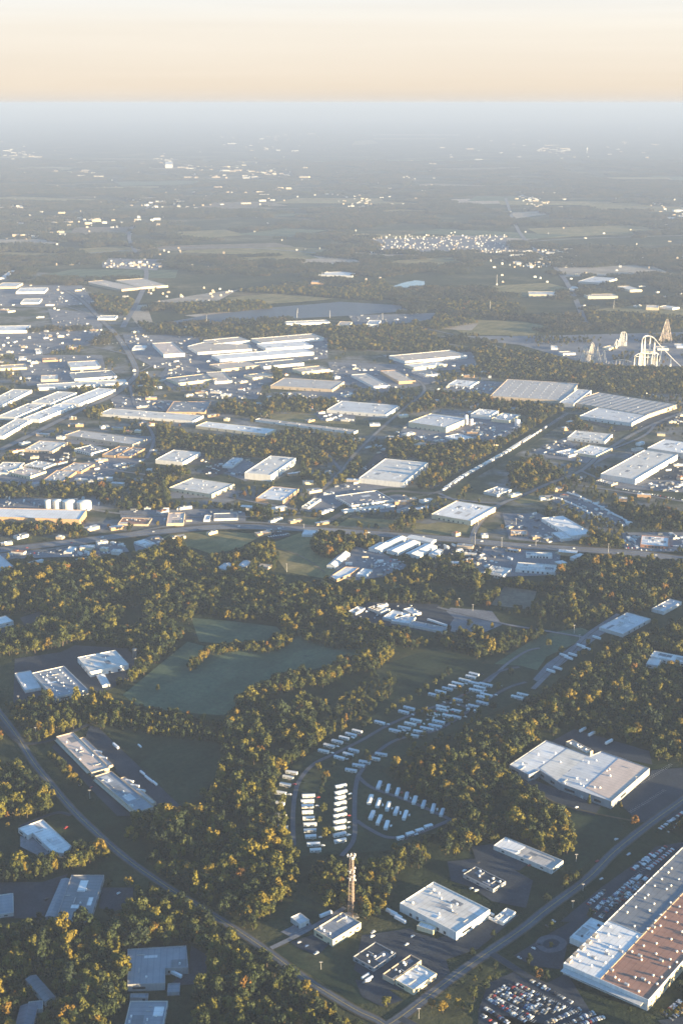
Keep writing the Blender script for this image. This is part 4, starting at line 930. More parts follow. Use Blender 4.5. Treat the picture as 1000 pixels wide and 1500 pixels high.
def place_cars():
    # the nearest 270 stand as single vehicles, the rest as one mass
    CARQ.sort(key=lambda c: -c[1]); mass = MB()
    for i, (px, py, rz, where, group, wts) in enumerate(CARQ):
        nm, col = rc.choices(PAINT, wts)[0]; van = rc.random() < .2; g = P(px, py, ZL); a = rz+rc.uniform(-.04, .04)+(math.pi if rc.random() < .5 else 0)
        if i < 330:
            spawn(VANP if van else CARP, g, a, '%s %s %s' % (nm, 'van' if van else 'car', where), 'van' if van else 'car', group, col, 'parked_van' if van else 'parked_car')
        else:
            M4 = Matrix.Translation(g) @ Matrix.Rotation(a, 4, 'Z'); me = CH[(VANP if van else CARP).name][0].data; mass.mi = rc.choice((0, 0, 0, 1, 1, 2, 3))
            mass.add([M4 @ v.co for v in me.vertices][:26], [tuple(p.vertices) for p in me.polygons if max(p.vertices) < 26])
    if mass.V: tag(mass.build('distant_cars', [plain('white car', (.8, .8, .78), .3, .5), plain('silver car', (.5, .51, .53), .3, .5), plain('dark car', (.03, .03, .035), .3, .5), plain('red car', (.3, .04, .035), .3, .5)]), 'countless small parked cars of the far lots, yards and highway', 'cars', kind='stuff')
def car_row(s, n, where, group, fill=.85, turn=1.5708):
    a, b = [P(x, y) for x, y in pts_of(s)]; d = b-a; rz = math.atan2(d.y, d.x)+turn
    if 'giant' in where or 'right edge' in where: n = int(d.length/2.75)
    for i in range(n):
        if rc.random() > fill: continue
        w = a+d*((i+.5)/n); car_at(*proj(w.x, w.y, 0), rz, where, group)
W1, G1 = 'in the crowded car park below the giant warehouse', 'cars crowded below the giant warehouse'
for s, n in [('722,1452 790,1486', 17), ('712,1462 770,1497', 15), ('706,1474 745,1500', 10), ('704,1487 730,1504', 7), ('735,1445 812,1484', 19), ('752,1440 826,1478', 18), ('772,1434 838,1470', 15), ('800,1500 850,1478', 10), ('815,1508 870,1484', 10), ('845,1502 885,1490', 7), ('728,1449 800,1485', 18), ('742,1443 820,1481', 18), ('717,1458 780,1492', 15)]:
    car_row(s, n, W1, G1, .9)
for s, n in [('866,1340 888,1316', 8), ('878,1345 905,1315', 9), ('905,1312 940,1280', 9), ('912,1320 948,1284', 10), ('925,1275 955,1250', 8), ('888,1322 930,1286', 9), ('897,1328 938,1292', 9), ('860,1326 884,1306', 9), ('940,1268 975,1240', 9), ('948,1274 985,1244', 9)]:
    car_row(s, n, 'in the shaded lot beside the grey roof of the giant warehouse', 'cars beside the grey roof', .9)
car_row('965,1215 1000,1190', 10, 'in the lot beyond the road near the right edge', 'cars in the right-edge lot', .8)
car_row('972,1222 1004,1199', 9, 'in the lot beyond the road near the right edge', 'cars in the right-edge lot', .8)
car_row('970,1488 996,1466', 9, 'against the sunlit yellow wall of the giant warehouse', 'cars by the yellow wall', .9)
car_row('978,1497 1003,1475', 9, 'against the sunlit yellow wall of the giant warehouse', 'cars by the yellow wall', .9)
car_row('758,1405 795,1380', 9, 'in the small lot by the oval drive', 'cars by the oval drive', .4); car_row('792,1364 815,1346', 7, 'in the small lot by the oval drive', 'cars by the oval drive', .5)
for px, py in ((880, 1288), (883, 1305), (920, 1252), (874, 1262), (893, 1333), (902, 1230)): car_at(px, py, .6, 'alone on the shaded lot along the lower-right road', 'scattered cars on the shaded lot')
for px, py in ((174, 1309), (80, 1327), (77, 1340), (30, 1402), (68, 1318), (118, 1150), (134, 1154), (97, 1213), (118, 1144)): car_at(px, py, .9, 'parked outside a lower-left building', 'cars outside lower-left buildings', (7, 2, 1, 1, 0, 0, 0))
for px, py in ((438, 1381), (449, 1386), (463, 1397), (546, 1366), (595, 1384), (545, 1372), (540, 1437), (533, 1440), (604, 1372), (700, 1264), (680, 1276), (690, 1302), (697, 1305), (775, 1268)): car_at(px, py, .7, 'parked near the offices at the bottom centre', 'cars near the bottom-centre offices', (6, 2, 1, 1, 1, 1, 0))
for px, py in ((844, 1183), (860, 1108), (900, 1125), (888, 1105)): car_at(px, py, .5, 'parked by the huge pale plant', 'cars by the pale plant')
for s in ('915,803 935,803', '982,800 998,800', '920,792 934,790', '984,790 1000,790', '935,806 985,806'): car_row(s, 7, 'around the square white-roofed store', 'cars at the square store', .8)
for s in ('388,782 416,778', '392,787 420,783', '390,777 412,774'): car_row(s, 8, 'in the dark car park beside the highway', 'cars beside the highway', .8)
for s, n in (('180,763 222,760', 10), ('100,815 170,808', 14), ('30,812 90,808', 10), ('120,800 160,797', 8), ('655,802 690,800', 8), ('660,808 700,806', 8), ('300,676 328,686', 8), ('302,683 322,690', 7), ('906,716 1000,733', 24), ('150,505 200,500', 8), ('60,512 110,508', 8)):
    car_row(s, n, 'in a lot of the middle distance', 'cars in middle-distance lots', .7)
for px in (40, 105, 150, 225, 290, 350, 415, 470, 540, 620, 705, 775, 840, 905, 960):
    py = np.interp(px, [0, 100, 180, 240, 330, 420, 520, 600, 680, 760, 860, 940, 1000], [806, 795, 785, 779, 772, 774, 780, 786, 792, 800, 806, 812, 820])
    car_at(px, py+rc.choice((-1.2, 1.2)), 0.05, 'driving along the highway', 'cars on the highway')
# mobile homes
def home_proto():
    root = bpy.data.objects.new('mobile_home', None); L, W, H = 17.0, 4.6, 3.1; kids = []
    m = MB(); m.add([(-L/2, -W/2, 0), (L/2, -W/2, 0), (L/2, W/2, 0), (-L/2, W/2, 0), (-L/2, -W/2, H), (L/2, -W/2, H), (L/2, W/2, H), (-L/2, W/2, H), (-L/2, 0, H+.6), (L/2, 0, H+.6)], [(0, 1, 5, 4), (2, 3, 7, 6), (1, 2, 6, 9, 5), (3, 0, 4, 8, 7)])
    kids.append(bpy.data.objects.new('body', m.mesh('home_body', plain('trailer siding', (.62, .62, .60), .6, .3, .1))))
    r = MB(); V = []
    for x in (-L/2-.3, L/2+.3):
        V += [(x, -W/2-.3, H-.02), (x, 0, H+.68), (x, W/2+.3, H-.02), (x, -W/2-.3, H+.12), (x, 0, H+.82), (x, W/2+.3, H+.12)]
    r.add(V, [(3, 9, 10, 4), (4, 10, 11, 5), (0, 1, 7, 6), (1, 2, 8, 7), (0, 6, 9, 3), (2, 5, 11, 8), (0, 3, 4, 1), (1, 4, 5, 2), (6, 7, 10, 9), (7, 8, 11, 10)])
    kids.append(bpy.data.objects.new('roof', r.mesh('home_roof', paintmat())))
    for x in (-5.5, 0.5, 5.5):
        g = MB(); g.box(x-.9, x+.9, -W/2-.06, -W/2-.004, 1.2, 2.3); kids.append(bpy.data.objects.new('window', g.mesh('home_window', GLASS())))
    d = MB(); d.box(2.6, 3.5, -W/2-.07, -W/2-.004, .5, 2.5); kids.append(bpy.data.objects.new('door', d.mesh('home_door', DARKM())))
    p = MB(); p.box(1.6, 4.6, -W/2-2.2, -W/2-.1, .1, .6); kids.append(bpy.data.objects.new('porch', p.mesh('home_porch', plain('deck boards', (.3, .25, .2)))))
    for k in kids: k.parent = root
    CH[root.name] = kids; return root
HP = home_proto(); ORD = 'first second third fourth fifth sixth seventh eighth ninth tenth eleventh twelfth thirteenth fourteenth fifteenth sixteenth'.split()
def home_row(pts, dx, dy, row, grp, col=None):
    pts = pts_of(pts)
    for i, (x, y) in enumerate(pts):
        rz, ln = heading(x, y, dx, dy); g = P(x, y, 1.5); g.z = .2; c = rc.choice([(.78, .78, .77), (.70, .71, .72), (.62, .63, .65), (.76, .74, .70)])
        if row == 'D' : pass
        lab = '%s mobile home from the far end, %s' % (ORD[i], row)
        o = spawn(HP, g, rz+rc.uniform(-.03, .03), lab, 'mobile home', grp, c, 'mobile_home'); o.scale = (ln/17.0*rc.uniform(.78, .98), rc.uniform(.85, 1.05), 1)
        a, b = P(x-dx/2, y-dy/2), P(x+dx/2, y+dy/2)
        mark([(x-dx/2-2, y-abs(dy)/2-2), (x+dx/2+2, y-abs(dy)/2-2), (x+dx/2+2, y+abs(dy)/2+6), (x-dx/2-2, y+abs(dy)/2+6)])
        if rc.random() < .45:
            q = P(x+dx*.5+rc.choice((3, 4)), y+2); car_at(x+dx*.5+4, y+rc.uniform(-1, 3), rz+rc.uniform(-.2, .2), 'beside the mobile homes', 'cars in the mobile home park', (5, 2, 2, 2, 1, 1, 1))
GR = 'mobile homes in the park'
home_row('427,1132 422,1139 418,1150 411,1162 409,1177 411,1195 414,1212', 17, 3, 'short row left of the curved lane', GR)
home_row('452,1166 450.5,1174 450.5,1181.5 450.5,1190 452,1199 454,1208 454,1217 455,1226 459,1237 462,1246', 20, -1, 'long row right of the curved lane', GR)
home_row('499,1152 499,1161 498,1169 498,1177 498,1186 497.6,1195 497.3,1204 497,1213 497,1223 498,1232', 19, -4, 'tidy column left of the straight lane', GR)
home_row('555,1151 568,1156 582,1161 595,1167 607,1173 620,1179 634,1185 647,1191', 4, -12, 'outer row along the loop road', GR)
home_row('542,1172 554,1177 568,1182 580,1189 593,1195', 4.5, -13, 'middle row inside the loop road', GR)
home_row('544.5,1195 555,1202 566,1209.5', 5, -13, 'three-home row inside the loop road', GR)
home_row('627,1211 614,1217 600,1222 586,1228', 11, -3, 'lower row by the sunlit hedge', GR)
home_row('523,1071.6 514,1076.5 504,1081.5 494,1087 482,1093 474,1101', 17, 4, 'upper-left row above the lane', GR)
home_row('518,1100 510,1105.6 497,1110.5', 15, 4, 'short row below the upper lane', GR)
home_row('558,1105.6 548,1112 534,1117 525,1122 514,1129', 18, 3, 'row climbing right from the lane fork', GR)
home_row('599,1038 591,1043.5 556,1059', 16, 4, 'broken row at the upper edge of the park', GR)
home_row('609,1056 600.6,1061 592,1067 578,1071', 19, 4, 'row in the middle of the upper park', GR)
home_row('642,1058 637,1064 625,1068 614,1072.6 604,1078', 20, 4, 'second row in the middle of the upper park', GR)
home_row('670,1002 664,1006 655,1009.5 645,1014 635,1018.5', 17, 4, 'far left row of the upper park', GR)
home_row('694,988 689,992', 16, 4, 'pair at the far tip of the park', GR)
home_row('711,1003.5 702,1007.5 696,1012 712,1018.5', 20, 4.5, 'four-home stack at the far right of the park', GR)
home_row('671,1026 669,1042 648,1041', 18, 4, 'scattered upper homes beside the lane', GR)
home_row('765,1018 757,1022', 18, 4, 'pair beyond the bend right of the park', GR)
home_row('680,997 694,1001 706,1022 706,1030 693,1035 691,1041 633,1047 646,1036 655,1049 668,1051', 17, 4, 'loose upper homes among the trees', GR)
for i in range(34):
    t_ = rc.random(); car_at(600+t_*130+rc.uniform(-14, 14), 1066-t_*62+rc.uniform(-12, 12), rc.uniform(0, 3), 'beside the mobile homes', 'cars in the mobile home park', (6, 2, 1, 2, 1, 1, 0))
# truck trailers
def trailer_proto():
    root = bpy.data.objects.new('truck_trailer', None); L, W = 14.5, 2.7
    m = MB(); m.box(-L/2, L/2, -W/2, W/2, 1.15, 4.1); m.box(-L/2+.3, L/2-.3, -W/2+.25, W/2-.25, 4.11, 4.18)
    a = bpy.data.objects.new('cargo_box', m.mesh('cargo_box', paintmat()))
    u = MB(); u.box(-L/2+.4, L/2-1, -.6, .6, .7, 1.14)
    for x in (-L/2+1.4, -L/2+2.7, L/2-3.5): u.tube([(x, -1.3, .5), (x, 1.3, .5)], .5, 8)
    b = bpy.data.objects.new('chassis', u.mesh('chassis', TYRE()))
    a.parent = root; b.parent = root; CH[root.name] = [a, b]; return root
TP = trailer_proto()
def trailers(pts, dx, dy, where, grp, cols=((.80, .80, .79),), scale=1.0):
    p = pts_of(pts)
    for i, (x, y) in enumerate(p):
        rz, ln = heading(x, y, dx, dy); g = P(x, y, ZL)
        lab = '%s white trailer from left %s' % (ORD[i], where) if len(p) > 1 else 'single white truck trailer '+where
        o = spawn(TP, g, rz+rc.uniform(-.04, .04), lab, 'trailer', grp, rc.choice(cols)); o.scale = (scale, scale, scale)
TG = 'parked truck trailers'
trailers('819,732 826,735.5 833,738 840,741 848,745 856,749.5 863,754 870,758 878,763 886,768 893,773', 14, 5, 'in the left line of the trailer park above the highway', TG, scale=1.0)
trailers('833,724 840,726 847,728.5 854,732.5 862,735.5 871,740 879,744 888,749 894,753 900,756 907,759 913,763 918,766', 13, 5, 'in the right line of the trailer park above the highway', TG)
trailers('170,1095', 10, 9, 'on the asphalt edge behind the strip building', TG); trailers('209,1134 216,1141 221,1145 227,1149', 8, 7, 'at the end of the lot behind the strip building', TG, scale=.75)
trailers('144,1103 151,1112 190,1146 198,1153 207,1160', 10, 2, 'docked behind the strip building', TG, scale=.8)
trailers('853,1071 866,1077 891,1089', 16, -9, 'behind the huge pale plant', TG)
trailers('573,1339 580,1344 586,1350', 14, 7, 'left of the big bottom-centre warehouse', TG); trailers('620,1352 716,1340 722,1350', 12, 6, 'at the foot of the big bottom-centre warehouse', TG, scale=.8)
trailers('258,1430', 12, 6, 'in the yard of the L-shaped building', TG); trailers('477,1342', 12, -5, 'beside the tower workshop', TG)
trailers('535,1432 540,1436', 8, -5, 'near the dark flat-roofed building', TG, scale=.7)
trailers('873,936 850,948 858,952 825,962 832,966 838,961 806,985 816,981', 15, 5, 'on the strip of pavement left of the pale low warehouse', TG)
trailers('631,911 640,914 649,917', 12, 4, 'on the lot right of the scrapyard', TG)
trailers('205,1094', 7, 6, 'lying alone in the shaded meadow', TG, scale=.6)
trailers(' '.join('%g,%g' % (672+i*9.5, 560+(i % 3)*4+i*.5) for i in range(6))+' '+' '.join('%g,%g' % (668+i*10, 569+i*.6) for i in range(6)), 3, -3, 'in the trailer depot in the haze', TG)
trailers('476,611 483,609 490,613 498,610 505,615', 10, -3, 'on the field beside the thin loading shed', TG)
trailers('582,634 590,638 598,641 606,644 614,641 622,643', 14, 5, 'below the processing plant', TG, scale=.8); trailers('724,640 733,646 740,633 752,628 762,621', 9, -3, 'right of the processing plant', TG, scale=.8)
trailers('538,657 544,655.5 550,654 556,655', 7, -2, 'above the wide cream-roofed warehouse', TG); trailers('525,543 532,542 905,566 917,570 930,574 944,577 958,580', 12, 3, 'along far warehouse walls', TG)
trailers('8,764 24,765 50,766 70,764', 10, -5, 'below the orange-fronted warehouse', TG); trailers('940,681 950,676 960,671', 14, 3, 'docked at the big white warehouse', TG); trailers('978,690', 15, -2, 'on the tarmac of the right-edge yard', TG)
JUNK = 'scrapyard vehicles'
for i in range(34): car_at(rc.uniform(548, 592), rc.uniform(817, 836), rc.uniform(0, 3), 'in the junk lot above the scrapyard', JUNK, (6, 3, 1, 1, 1, 1, 0))
for i in range(26): car_at(rc.uniform(520, 612), rc.uniform(886, 906), rc.uniform(0, 3), 'between the scrapyard sheds', JUNK, (6, 3, 1, 1, 1, 2, 0))
place_cars()
# freight train on the railway
def train():
    W = smooth([P(x, y) for x, y in pts_of('500,760 570,735 640,722 680,698 740,664 790,632 830,606')], 40)
    a = [i for i, p in enumerate(W) if proj(*p)[0] > 641][0]; acc = 0; last = W[a]; k = 0
    root = bpy.data.objects.new('freight_wagon', None); m = MB(); m.box(-8.5, 8.5, -1.6, 1.6, 1.2, 4.6); m.box(-8.2, 8.2, -1.2, 1.2, 4.61, 4.8)
    b = bpy.data.objects.new('wagon_body', m.mesh('wagon_body', paintmat())); u = MB()
    for x in (-6.3, -4.6, 4.6, 6.3): u.tube([(x, -1, .5), (x, 1, .5)], .48, 8)
    u.box(-8, 8, -.8, .8, .9, 1.18); c = bpy.data.objects.new('bogie', u.mesh('bogie', TYRE())); b.parent = root; c.parent = root; CH[root.name] = [b, c]
    for p, q in zip(W[a:], W[a+1:]):
        acc += (q-p).length
        if acc >= 18.6:
            acc = 0; d = q-p; nr = Vector((-d.y, d.x, 0)).normalized()
            for t, of in ((1, -2.45), (2, 2.45)):
                x = proj(*q)[0]
                if (t == 2 and not 650 < x < 778) or x > 800 or (rc.random() < .06): continue
                col = rc.choice([(.78, .77, .74), (.70, .69, .66), (.74, .66, .56), (.55, .56, .58), (.80, .79, .77)])
                spawn(root, q+nr*of+Vector((0, 0, .62)), math.atan2(d.y, d.x), 'pale freight wagon in the %s train on the diagonal railway' % ('long' if t == 1 else 'short second'), 'freight wagon', 'long freight train' if t == 1 else 'short freight train', col)
train()
# ------------------------------------------------------------------ masts, poles, coasters
def height_for(g, y, zmax=140):
    z = 0
    while proj(g.x, g.y, z)[1] > y and z < zmax: z += .25
    return z
def tower():
    g = P(515, 1341); H = height_for(g, 1254); root = tag(empty('lattice_tower', g, .3), 'tall pinkish lattice antenna tower with dishes near the bottom centre', 'antenna tower')
    mt = plain('sunlit tower steel', (.36, .27, .21), .5, .4); w0, w1 = 3.9, 2.2
    C3 = [(math.cos(a), math.sin(a)) for a in (.5, .5+2.0944, .5+4.18879)]
    at = lambda k, z: (C3[k][0]*(w0+(w1-w0)*z/H), C3[k][1]*(w0+(w1-w0)*z/H), z)
    for k in range(3):
        m = MB(); m.tube([at(k, 0), at(k, H)], .30, 8, .2); m.build('leg', mt, root)
    m = MB(); n = 17
    for i in range(n):
        z0, z1 = H*i/n, H*(i+1)/n
        for k in range(3):
            j = (k+1) % 3; m.tube([at(k, z0), at(j, z1)], .10, 4); m.tube([at(j, z0), at(k, z1)], .10, 4); m.tube([at(k, z1), at(j, z1)], .09, 4)
    m.build('bracing', mt, root)
    c = MB(); c.tube([(.4, .2, 0), (.4, .2, H)], .35, 6); c.build('cable_ladder', plain('cable run', (.22, .18, .16)), root)
    for z in (H-.5, H*.74, H*.62):
        pf = MB(); r = 3.6 if z > H*.8 else 3.3
        for k in range(3):
            a, b = C3[k], C3[(k+1) % 3]; pf.tube([(a[0]*r*1.5, a[1]*r*1.5, z), (b[0]*r*1.5, b[1]*r*1.5, z)], .2, 5)
            pf.tube([(a[0]*1.5, a[1]*1.5, z), (a[0]*r*1.5, a[1]*r*1.5, z)], .16, 5)
        p = pf.build('antenna_platform', STEEL(), root)
        for k in range(3):
            a, b = C3[k], C3[(k+1) % 3]
            for t in (.15, .5, .85) if z > H*.8 else (.5,):
                x, y = (a[0]+(b[0]-a[0])*t)*r*1.5, (a[1]+(b[1]-a[1])*t)*r*1.5; q = MB(); q.box(x-.35, x+.35, y-.3, y+.3, z-1.3, z+1.6); q.build('antenna_panel', WHITE(), p)
    m = MB(); m.tube([(0, 0, H), (0, 0, H+4)], .12, 5); m.build('lightning_rod', STEEL(), root)
    for z, a in ((H*.7, -1.2), (H*.78, .4), (H*.60, -.4)):
        d = MB(); x, y = 3.4*math.cos(a), 3.4*math.sin(a); d.tube([(x, y, z), (x*1.25, y*1.25, z)], 1.0, 12); d.build('dish', WHITE(), root)
    f = MB(); f.box(-6, 6, -6, 6, -.1, .5); f.build('foundation', G('concrete'), root)
    hut = B('tiny equipment hut at the foot of the lattice tower', '514,1345 520,1344 521,1347 515,1348', 3, 'pale', 'pale', 'hut', 'equipment_hut')
tower()
def pole(px, py, top, lab, cat='lamp post', name='light_mast', grp=None, arm=True):
    g = P(px, py); H = max(8, min(45, height_for(g, top))); root = tag(empty(name, g), lab, cat, grp)
    m = MB(); m.tube([(0, 0, 0), (0, 0, H)], max(.25, g.length*.00017), 6, max(.15, g.length*.0001)); m.build('post', STEEL(), root)
    k = MB(); k.box(-1.6, 1.6, -.3, .3, H, H+.5); k.build('lamp_head' if arm else 'crossarm', STEEL(), root)
PG = 'light masts along the roads'
for px, py, t in ((445, 782, 768), (536, 795, 780), (695, 798, 781), (734, 804, 788), (784, 800, 786), (890, 810, 797), (755, 772, 760), (420, 838, 826), (672, 888, 877), (692, 895, 886), (840, 928, 916), (848, 938, 930), (700, 770, 757), (560, 800, 788), (930, 1155, 1138), (843, 1262, 1252), (853, 1305, 1296), (613, 1492, 1478), (838, 1330, 1320), (28, 1034, 1020), (53, 1078, 1066), (132, 1170, 1158), (470, 1420, 1410)):
    pole(px, py, t, 'pale thin light mast beside a road or lot', grp=PG)
UG = 'pylons in the hazy middle'
for px, py, t in ((717, 457, 441), (727, 417, 394), (435, 466, 455), (483, 466, 455), (303, 475, 462), (436, 458, 452), (560, 470, 459), (898, 452, 440)): pole(px, py, t, 'thin pylon standing up out of the hazy trees', 'pylon', 'pylon', UG, False)
def coaster(label, path, r, px0, legs, name='roller_coaster', mat=None, spread=.0):
    # path: list of (px, base py, top py): the point stands above (px, base py) at the height that shows at top py
    pts = []
    for x, yb, yt in path:
        g = P(x, yb); pts.append(Vector((g.x, g.y, max(1.5, height_for(g, yt, 120)))))
    c = P(path[0][0], path[0][1]); root = tag(empty(name, c), label, 'roller coaster')
    W = smooth([p-c for p in pts], 7); mt = mat or plain('coaster paint', (.80, .77, .72), .5, .4)
    m = MB()
    for o in (-1.6, 1.6): m.tube([p+Vector((0, o, 0)) for p in W], r, 6)
    m.build('track', mt, root)
    for i in range(0, len(W), legs):
        p = W[i]
        if p.z < 3: continue
        s = MB(); s.tube([(p.x, p.y, 0), (p.x, p.y, p.z)], r*.8, 6)

        if spread: s.tube([(p.x-p.z*spread, p.y, 0), (p.x, p.y, p.z)], r*.7, 5); s.tube([(p.x+p.z*spread, p.y, 0), (p.x, p.y, p.z)], r*.7, 5)
        s.build('support', mt, root)
    return root
wood = plain('coaster timber', (.72, .66, .58), .7, .2); red = plain('coaster timber red', (.66, .55, .46), .7, .2)
coaster('dense white timber coaster hills, leftmost in the amusement park', [(850, 529, 524), (853, 529, 512), (857, 529, 506), (860, 530, 516), (864, 530, 504), (867, 530, 503), (871, 530, 514), (874, 530, 508), (878, 531, 522), (884, 531, 514), (888, 532, 529), (900, 534, 528), (912, 535, 527), (924, 536, 530)], 0.5, 0, 3, mat=wood, spread=.10)
coaster('white looping coaster arch behind the timber hills', [(899, 508, 505), (902, 508, 497), (905, 508, 500), (908, 507, 488), (911, 507, 486.5), (915, 507, 488), (916.5, 507, 500), (913, 506, 504)], 0.8, 0, 6, spread=.07)
coaster('tall steep reddish lift-hill coaster at the back right', [(964, 504, 500), (968, 503, 487), (972, 502, 471), (975, 502, 468), (977, 502, 474), (980, 502, 486), (983, 502, 500)], 0.55, 0, 5, mat=red, spread=.10)
coaster('huge white steel coaster with a round top and long drop at the right edge', [(937, 536, 518), (937, 536, 500), (939, 536, 494), (944, 535, 492), (950, 535, 493), (955, 535, 496), (962, 536, 504), (972, 537, 514), (985, 538, 527), (1000, 540, 540), (1010, 541, 541)], 1.25, 0, 9, spread=.06)
coaster('white steel coaster turn below the round-topped coaster', [(928, 537, 521), (936, 537, 517), (946, 537, 518), (958, 537, 517), (962, 536, 520), (954, 535, 523), (940, 535, 523), (930, 536, 522)], 1.1, 0, 6, spread=.04)
g_ = 'amusement park sheds'
for i, (s, l) in enumerate([('806,507 815,506 816,509 807,510', 'white shed in the park left of the timber coaster'), ('945,512 955,511 956,514 946,515', 'white shed beneath the round-topped coaster'), ('960,508 975,506 978,510 963,511', 'pale shed beneath the reddish lift hill'), ('988,505 998,502 1002,506 992,508', 'orange-lit shed at the park right edge'), ('885,508 897,505 900,508 888,511', 'pale shed left of the looping arch'), ('820,515 838,514 840,517 822,518', 'low pale shed in front of the timber coaster')]):
    B(l, s, 7, ['white', 'cream', 'tan'][i % 3], ['white', 'gold', 'white'][i % 3], 'shed', 'park_shed', g_)
# ------------------------------------------------------------------ trees
def tree_meshes(seed, H=13.0, Rc=5.0, kind=0, leaves=620, size=1.25):
    r = random.Random(seed); t = MB()
    t.tube([(0, 0, 0), (r.uniform(-.3, .3), r.uniform(-.3, .3), H*.3), (r.uniform(-.5, .5), r.uniform(-.5, .5), H*.62)], .42, 6, .16)
    for i in range(5):
        a = i*1.257+r.uniform(-.3, .3); z = H*r.uniform(.25, .45)
        t.tube([(0, 0, z), (math.cos(a)*Rc*.35, math.sin(a)*Rc*.35, z+H*.14), (math.cos(a)*Rc*.62, math.sin(a)*Rc*.62, z+H*.25)], .17, 4, .05)
    V, F = [], []
    cl = []
    if kind == 2:
        for i in range(9):
            z = H*(.22+.76*i/8); rr = Rc*.62*(1-i/8.6)
            for k in range(3): a = r.uniform(0, 6.28); cl.append((math.cos(a)*rr*.55, math.sin(a)*rr*.55, z, max(.7, rr*.62), H*.055))
    else:
        nc = 15
        for i in range(nc):
            a = r.uniform(0, 6.28); u = r.random(); z = H*(.36+.56*u); rr = Rc*math.sqrt(max(.05, 1-((u-.35)/.75)**2))*r.uniform(.35, .85)
            if i < 2: rr *= .2; z = H*(.8+.08*i)
            cl.append((math.cos(a)*rr, math.sin(a)*rr, z, Rc*r.uniform(.28, .46), H*r.uniform(.09, .14)))
    tot = sum(c[3]**2 for c in cl)
    for x, y, z, cr, ch in cl:
        for k in range(int(leaves*cr*cr/tot)):
            v = Vector((r.gauss(0, 1), r.gauss(0, 1), r.gauss(.25, 1))).normalized(); q = r.uniform(.72, 1.08)
            c = Vector((x+v.x*cr*q, y+v.y*cr*q, z+v.z*ch*q*1.25))
            nrm = (v+Vector((r.gauss(0, .45), r.gauss(0, .45), r.gauss(0, .45)))).normalized()
            a = nrm.cross(Vector((r.gauss(0, 1), r.gauss(0, 1), r.gauss(0, 1)))).normalized(); b = nrm.cross(a); s = size*r.uniform(.55, 1.15)
            n = len(V); V += [c-a*s*.5-b*s*.3, c+a*s*.45-b*s*.4, c+a*s*.55+b*s*.35, c-a*s*.4+b*s*.45]; F.append((n, n+1, n+2, n+3))
    return t, V, F
PROTO_C = bpy.data.collections.new('tree_shapes'); FAR_C = bpy.data.collections.new('wood_shapes'); TREES = []
for i in range(7):
    kd = 2 if i == 6 else 0
    t, V, F = tree_meshes(50+i, 13 if i != 3 else 16, [5.2, 4.6, 5.8, 4.4, 5.0, 6.2, 4.2][i], kd)
    tm = t.mesh('trunk', BARK()); cm = mesh('crown', V, F, LEAF()); TREES.append((tm, cm))
    n = len(t.V); me = mesh('tree_shape', t.V+[tuple(v) for v in V], t.F+[tuple(x+n for x in f) for f in F], [BARK(), LEAF()], [0]*len(t.F)+[1]*len(F))
    o = bpy.data.objects.new('tree_shape_%d' % i, me); PROTO_C.objects.link(o)
for i in range(4):                          # a 60 m square of far wood, about 30 crowns
    r = random.Random(90+i); VV, FF = [], []
    for k in range(30):
        t, V, F = tree_meshes(500+i*40+k, r.uniform(10, 17), r.uniform(4.5, 7), 0, 70, 3.2); ox, oy = r.uniform(-30, 30), r.uniform(-30, 30); n = len(VV)
        VV += [(v[0]+ox, v[1]+oy, v[2]) for v in V]; FF += [tuple(x+n for x in f) for f in F]
    FAR_C.objects.link(bpy.data.objects.new('wood_shape_%d' % i, mesh('wood_shape', VV, FF, FARLEAF())))
def scatter(name, pts, colln, label):
    me = bpy.data.meshes.new(name); me.from_pydata([p[:3] for p in pts], [], [])
    for nm, ty, k in (('size', 'FLOAT', 3), ('turn', 'FLOAT', 4), ('shape', 'INT', 5)):
        at = me.attributes.new(nm, ty, 'POINT'); at.data.foreach_set('value', [p[k] for p in pts])
    o = link(name, me); tag(o, label, 'woodland', kind='stuff')
    ng = bpy.data.node_groups.new(name, 'GeometryNodeTree'); ng.interface.new_socket('Geometry', in_out='INPUT', socket_type='NodeSocketGeometry'); ng.interface.new_socket('Geometry', in_out='OUTPUT', socket_type='NodeSocketGeometry')
    a = ng.nodes.new('NodeGroupInput'); z = ng.nodes.new('NodeGroupOutput'); ip = ng.nodes.new('GeometryNodeInstanceOnPoints'); ci = ng.nodes.new('GeometryNodeCollectionInfo')
    ci.inputs['Collection'].default_value = colln; ci.inputs['Separate Children'].default_value = True; ci.inputs['Reset Children'].default_value = True
    def attr(nm, ty):
        n = ng.nodes.new('GeometryNodeInputNamedAttribute'); n.data_type = ty; n.inputs['Name'].default_value = nm; return n.outputs['Attribute']
    L = ng.links; L.new(a.outputs[0], ip.inputs['Points']); L.new(ci.outputs[0], ip.inputs['Instance']); ip.inputs['Pick Instance'].default_value = True
    L.new(attr('shape', 'INT'), ip.inputs['Instance Index']); L.new(attr('size', 'FLOAT'), ip.inputs['Scale'])
    cb = ng.nodes.new('ShaderNodeCombineXYZ'); L.new(attr('turn', 'FLOAT'), cb.inputs['Z']); L.new(cb.outputs[0], ip.inputs['Rotation'])
    L.new(ip.outputs[0], z.inputs[0]); md = o.modifiers.new('scatter', 'NODES'); md.node_group = ng
    return o
def excluded(px, py):
    i, j = int(py-MY0), int(px-MX0)
    return not (0 <= i < MH and 0 <= j < MW) or EXC[i, j]
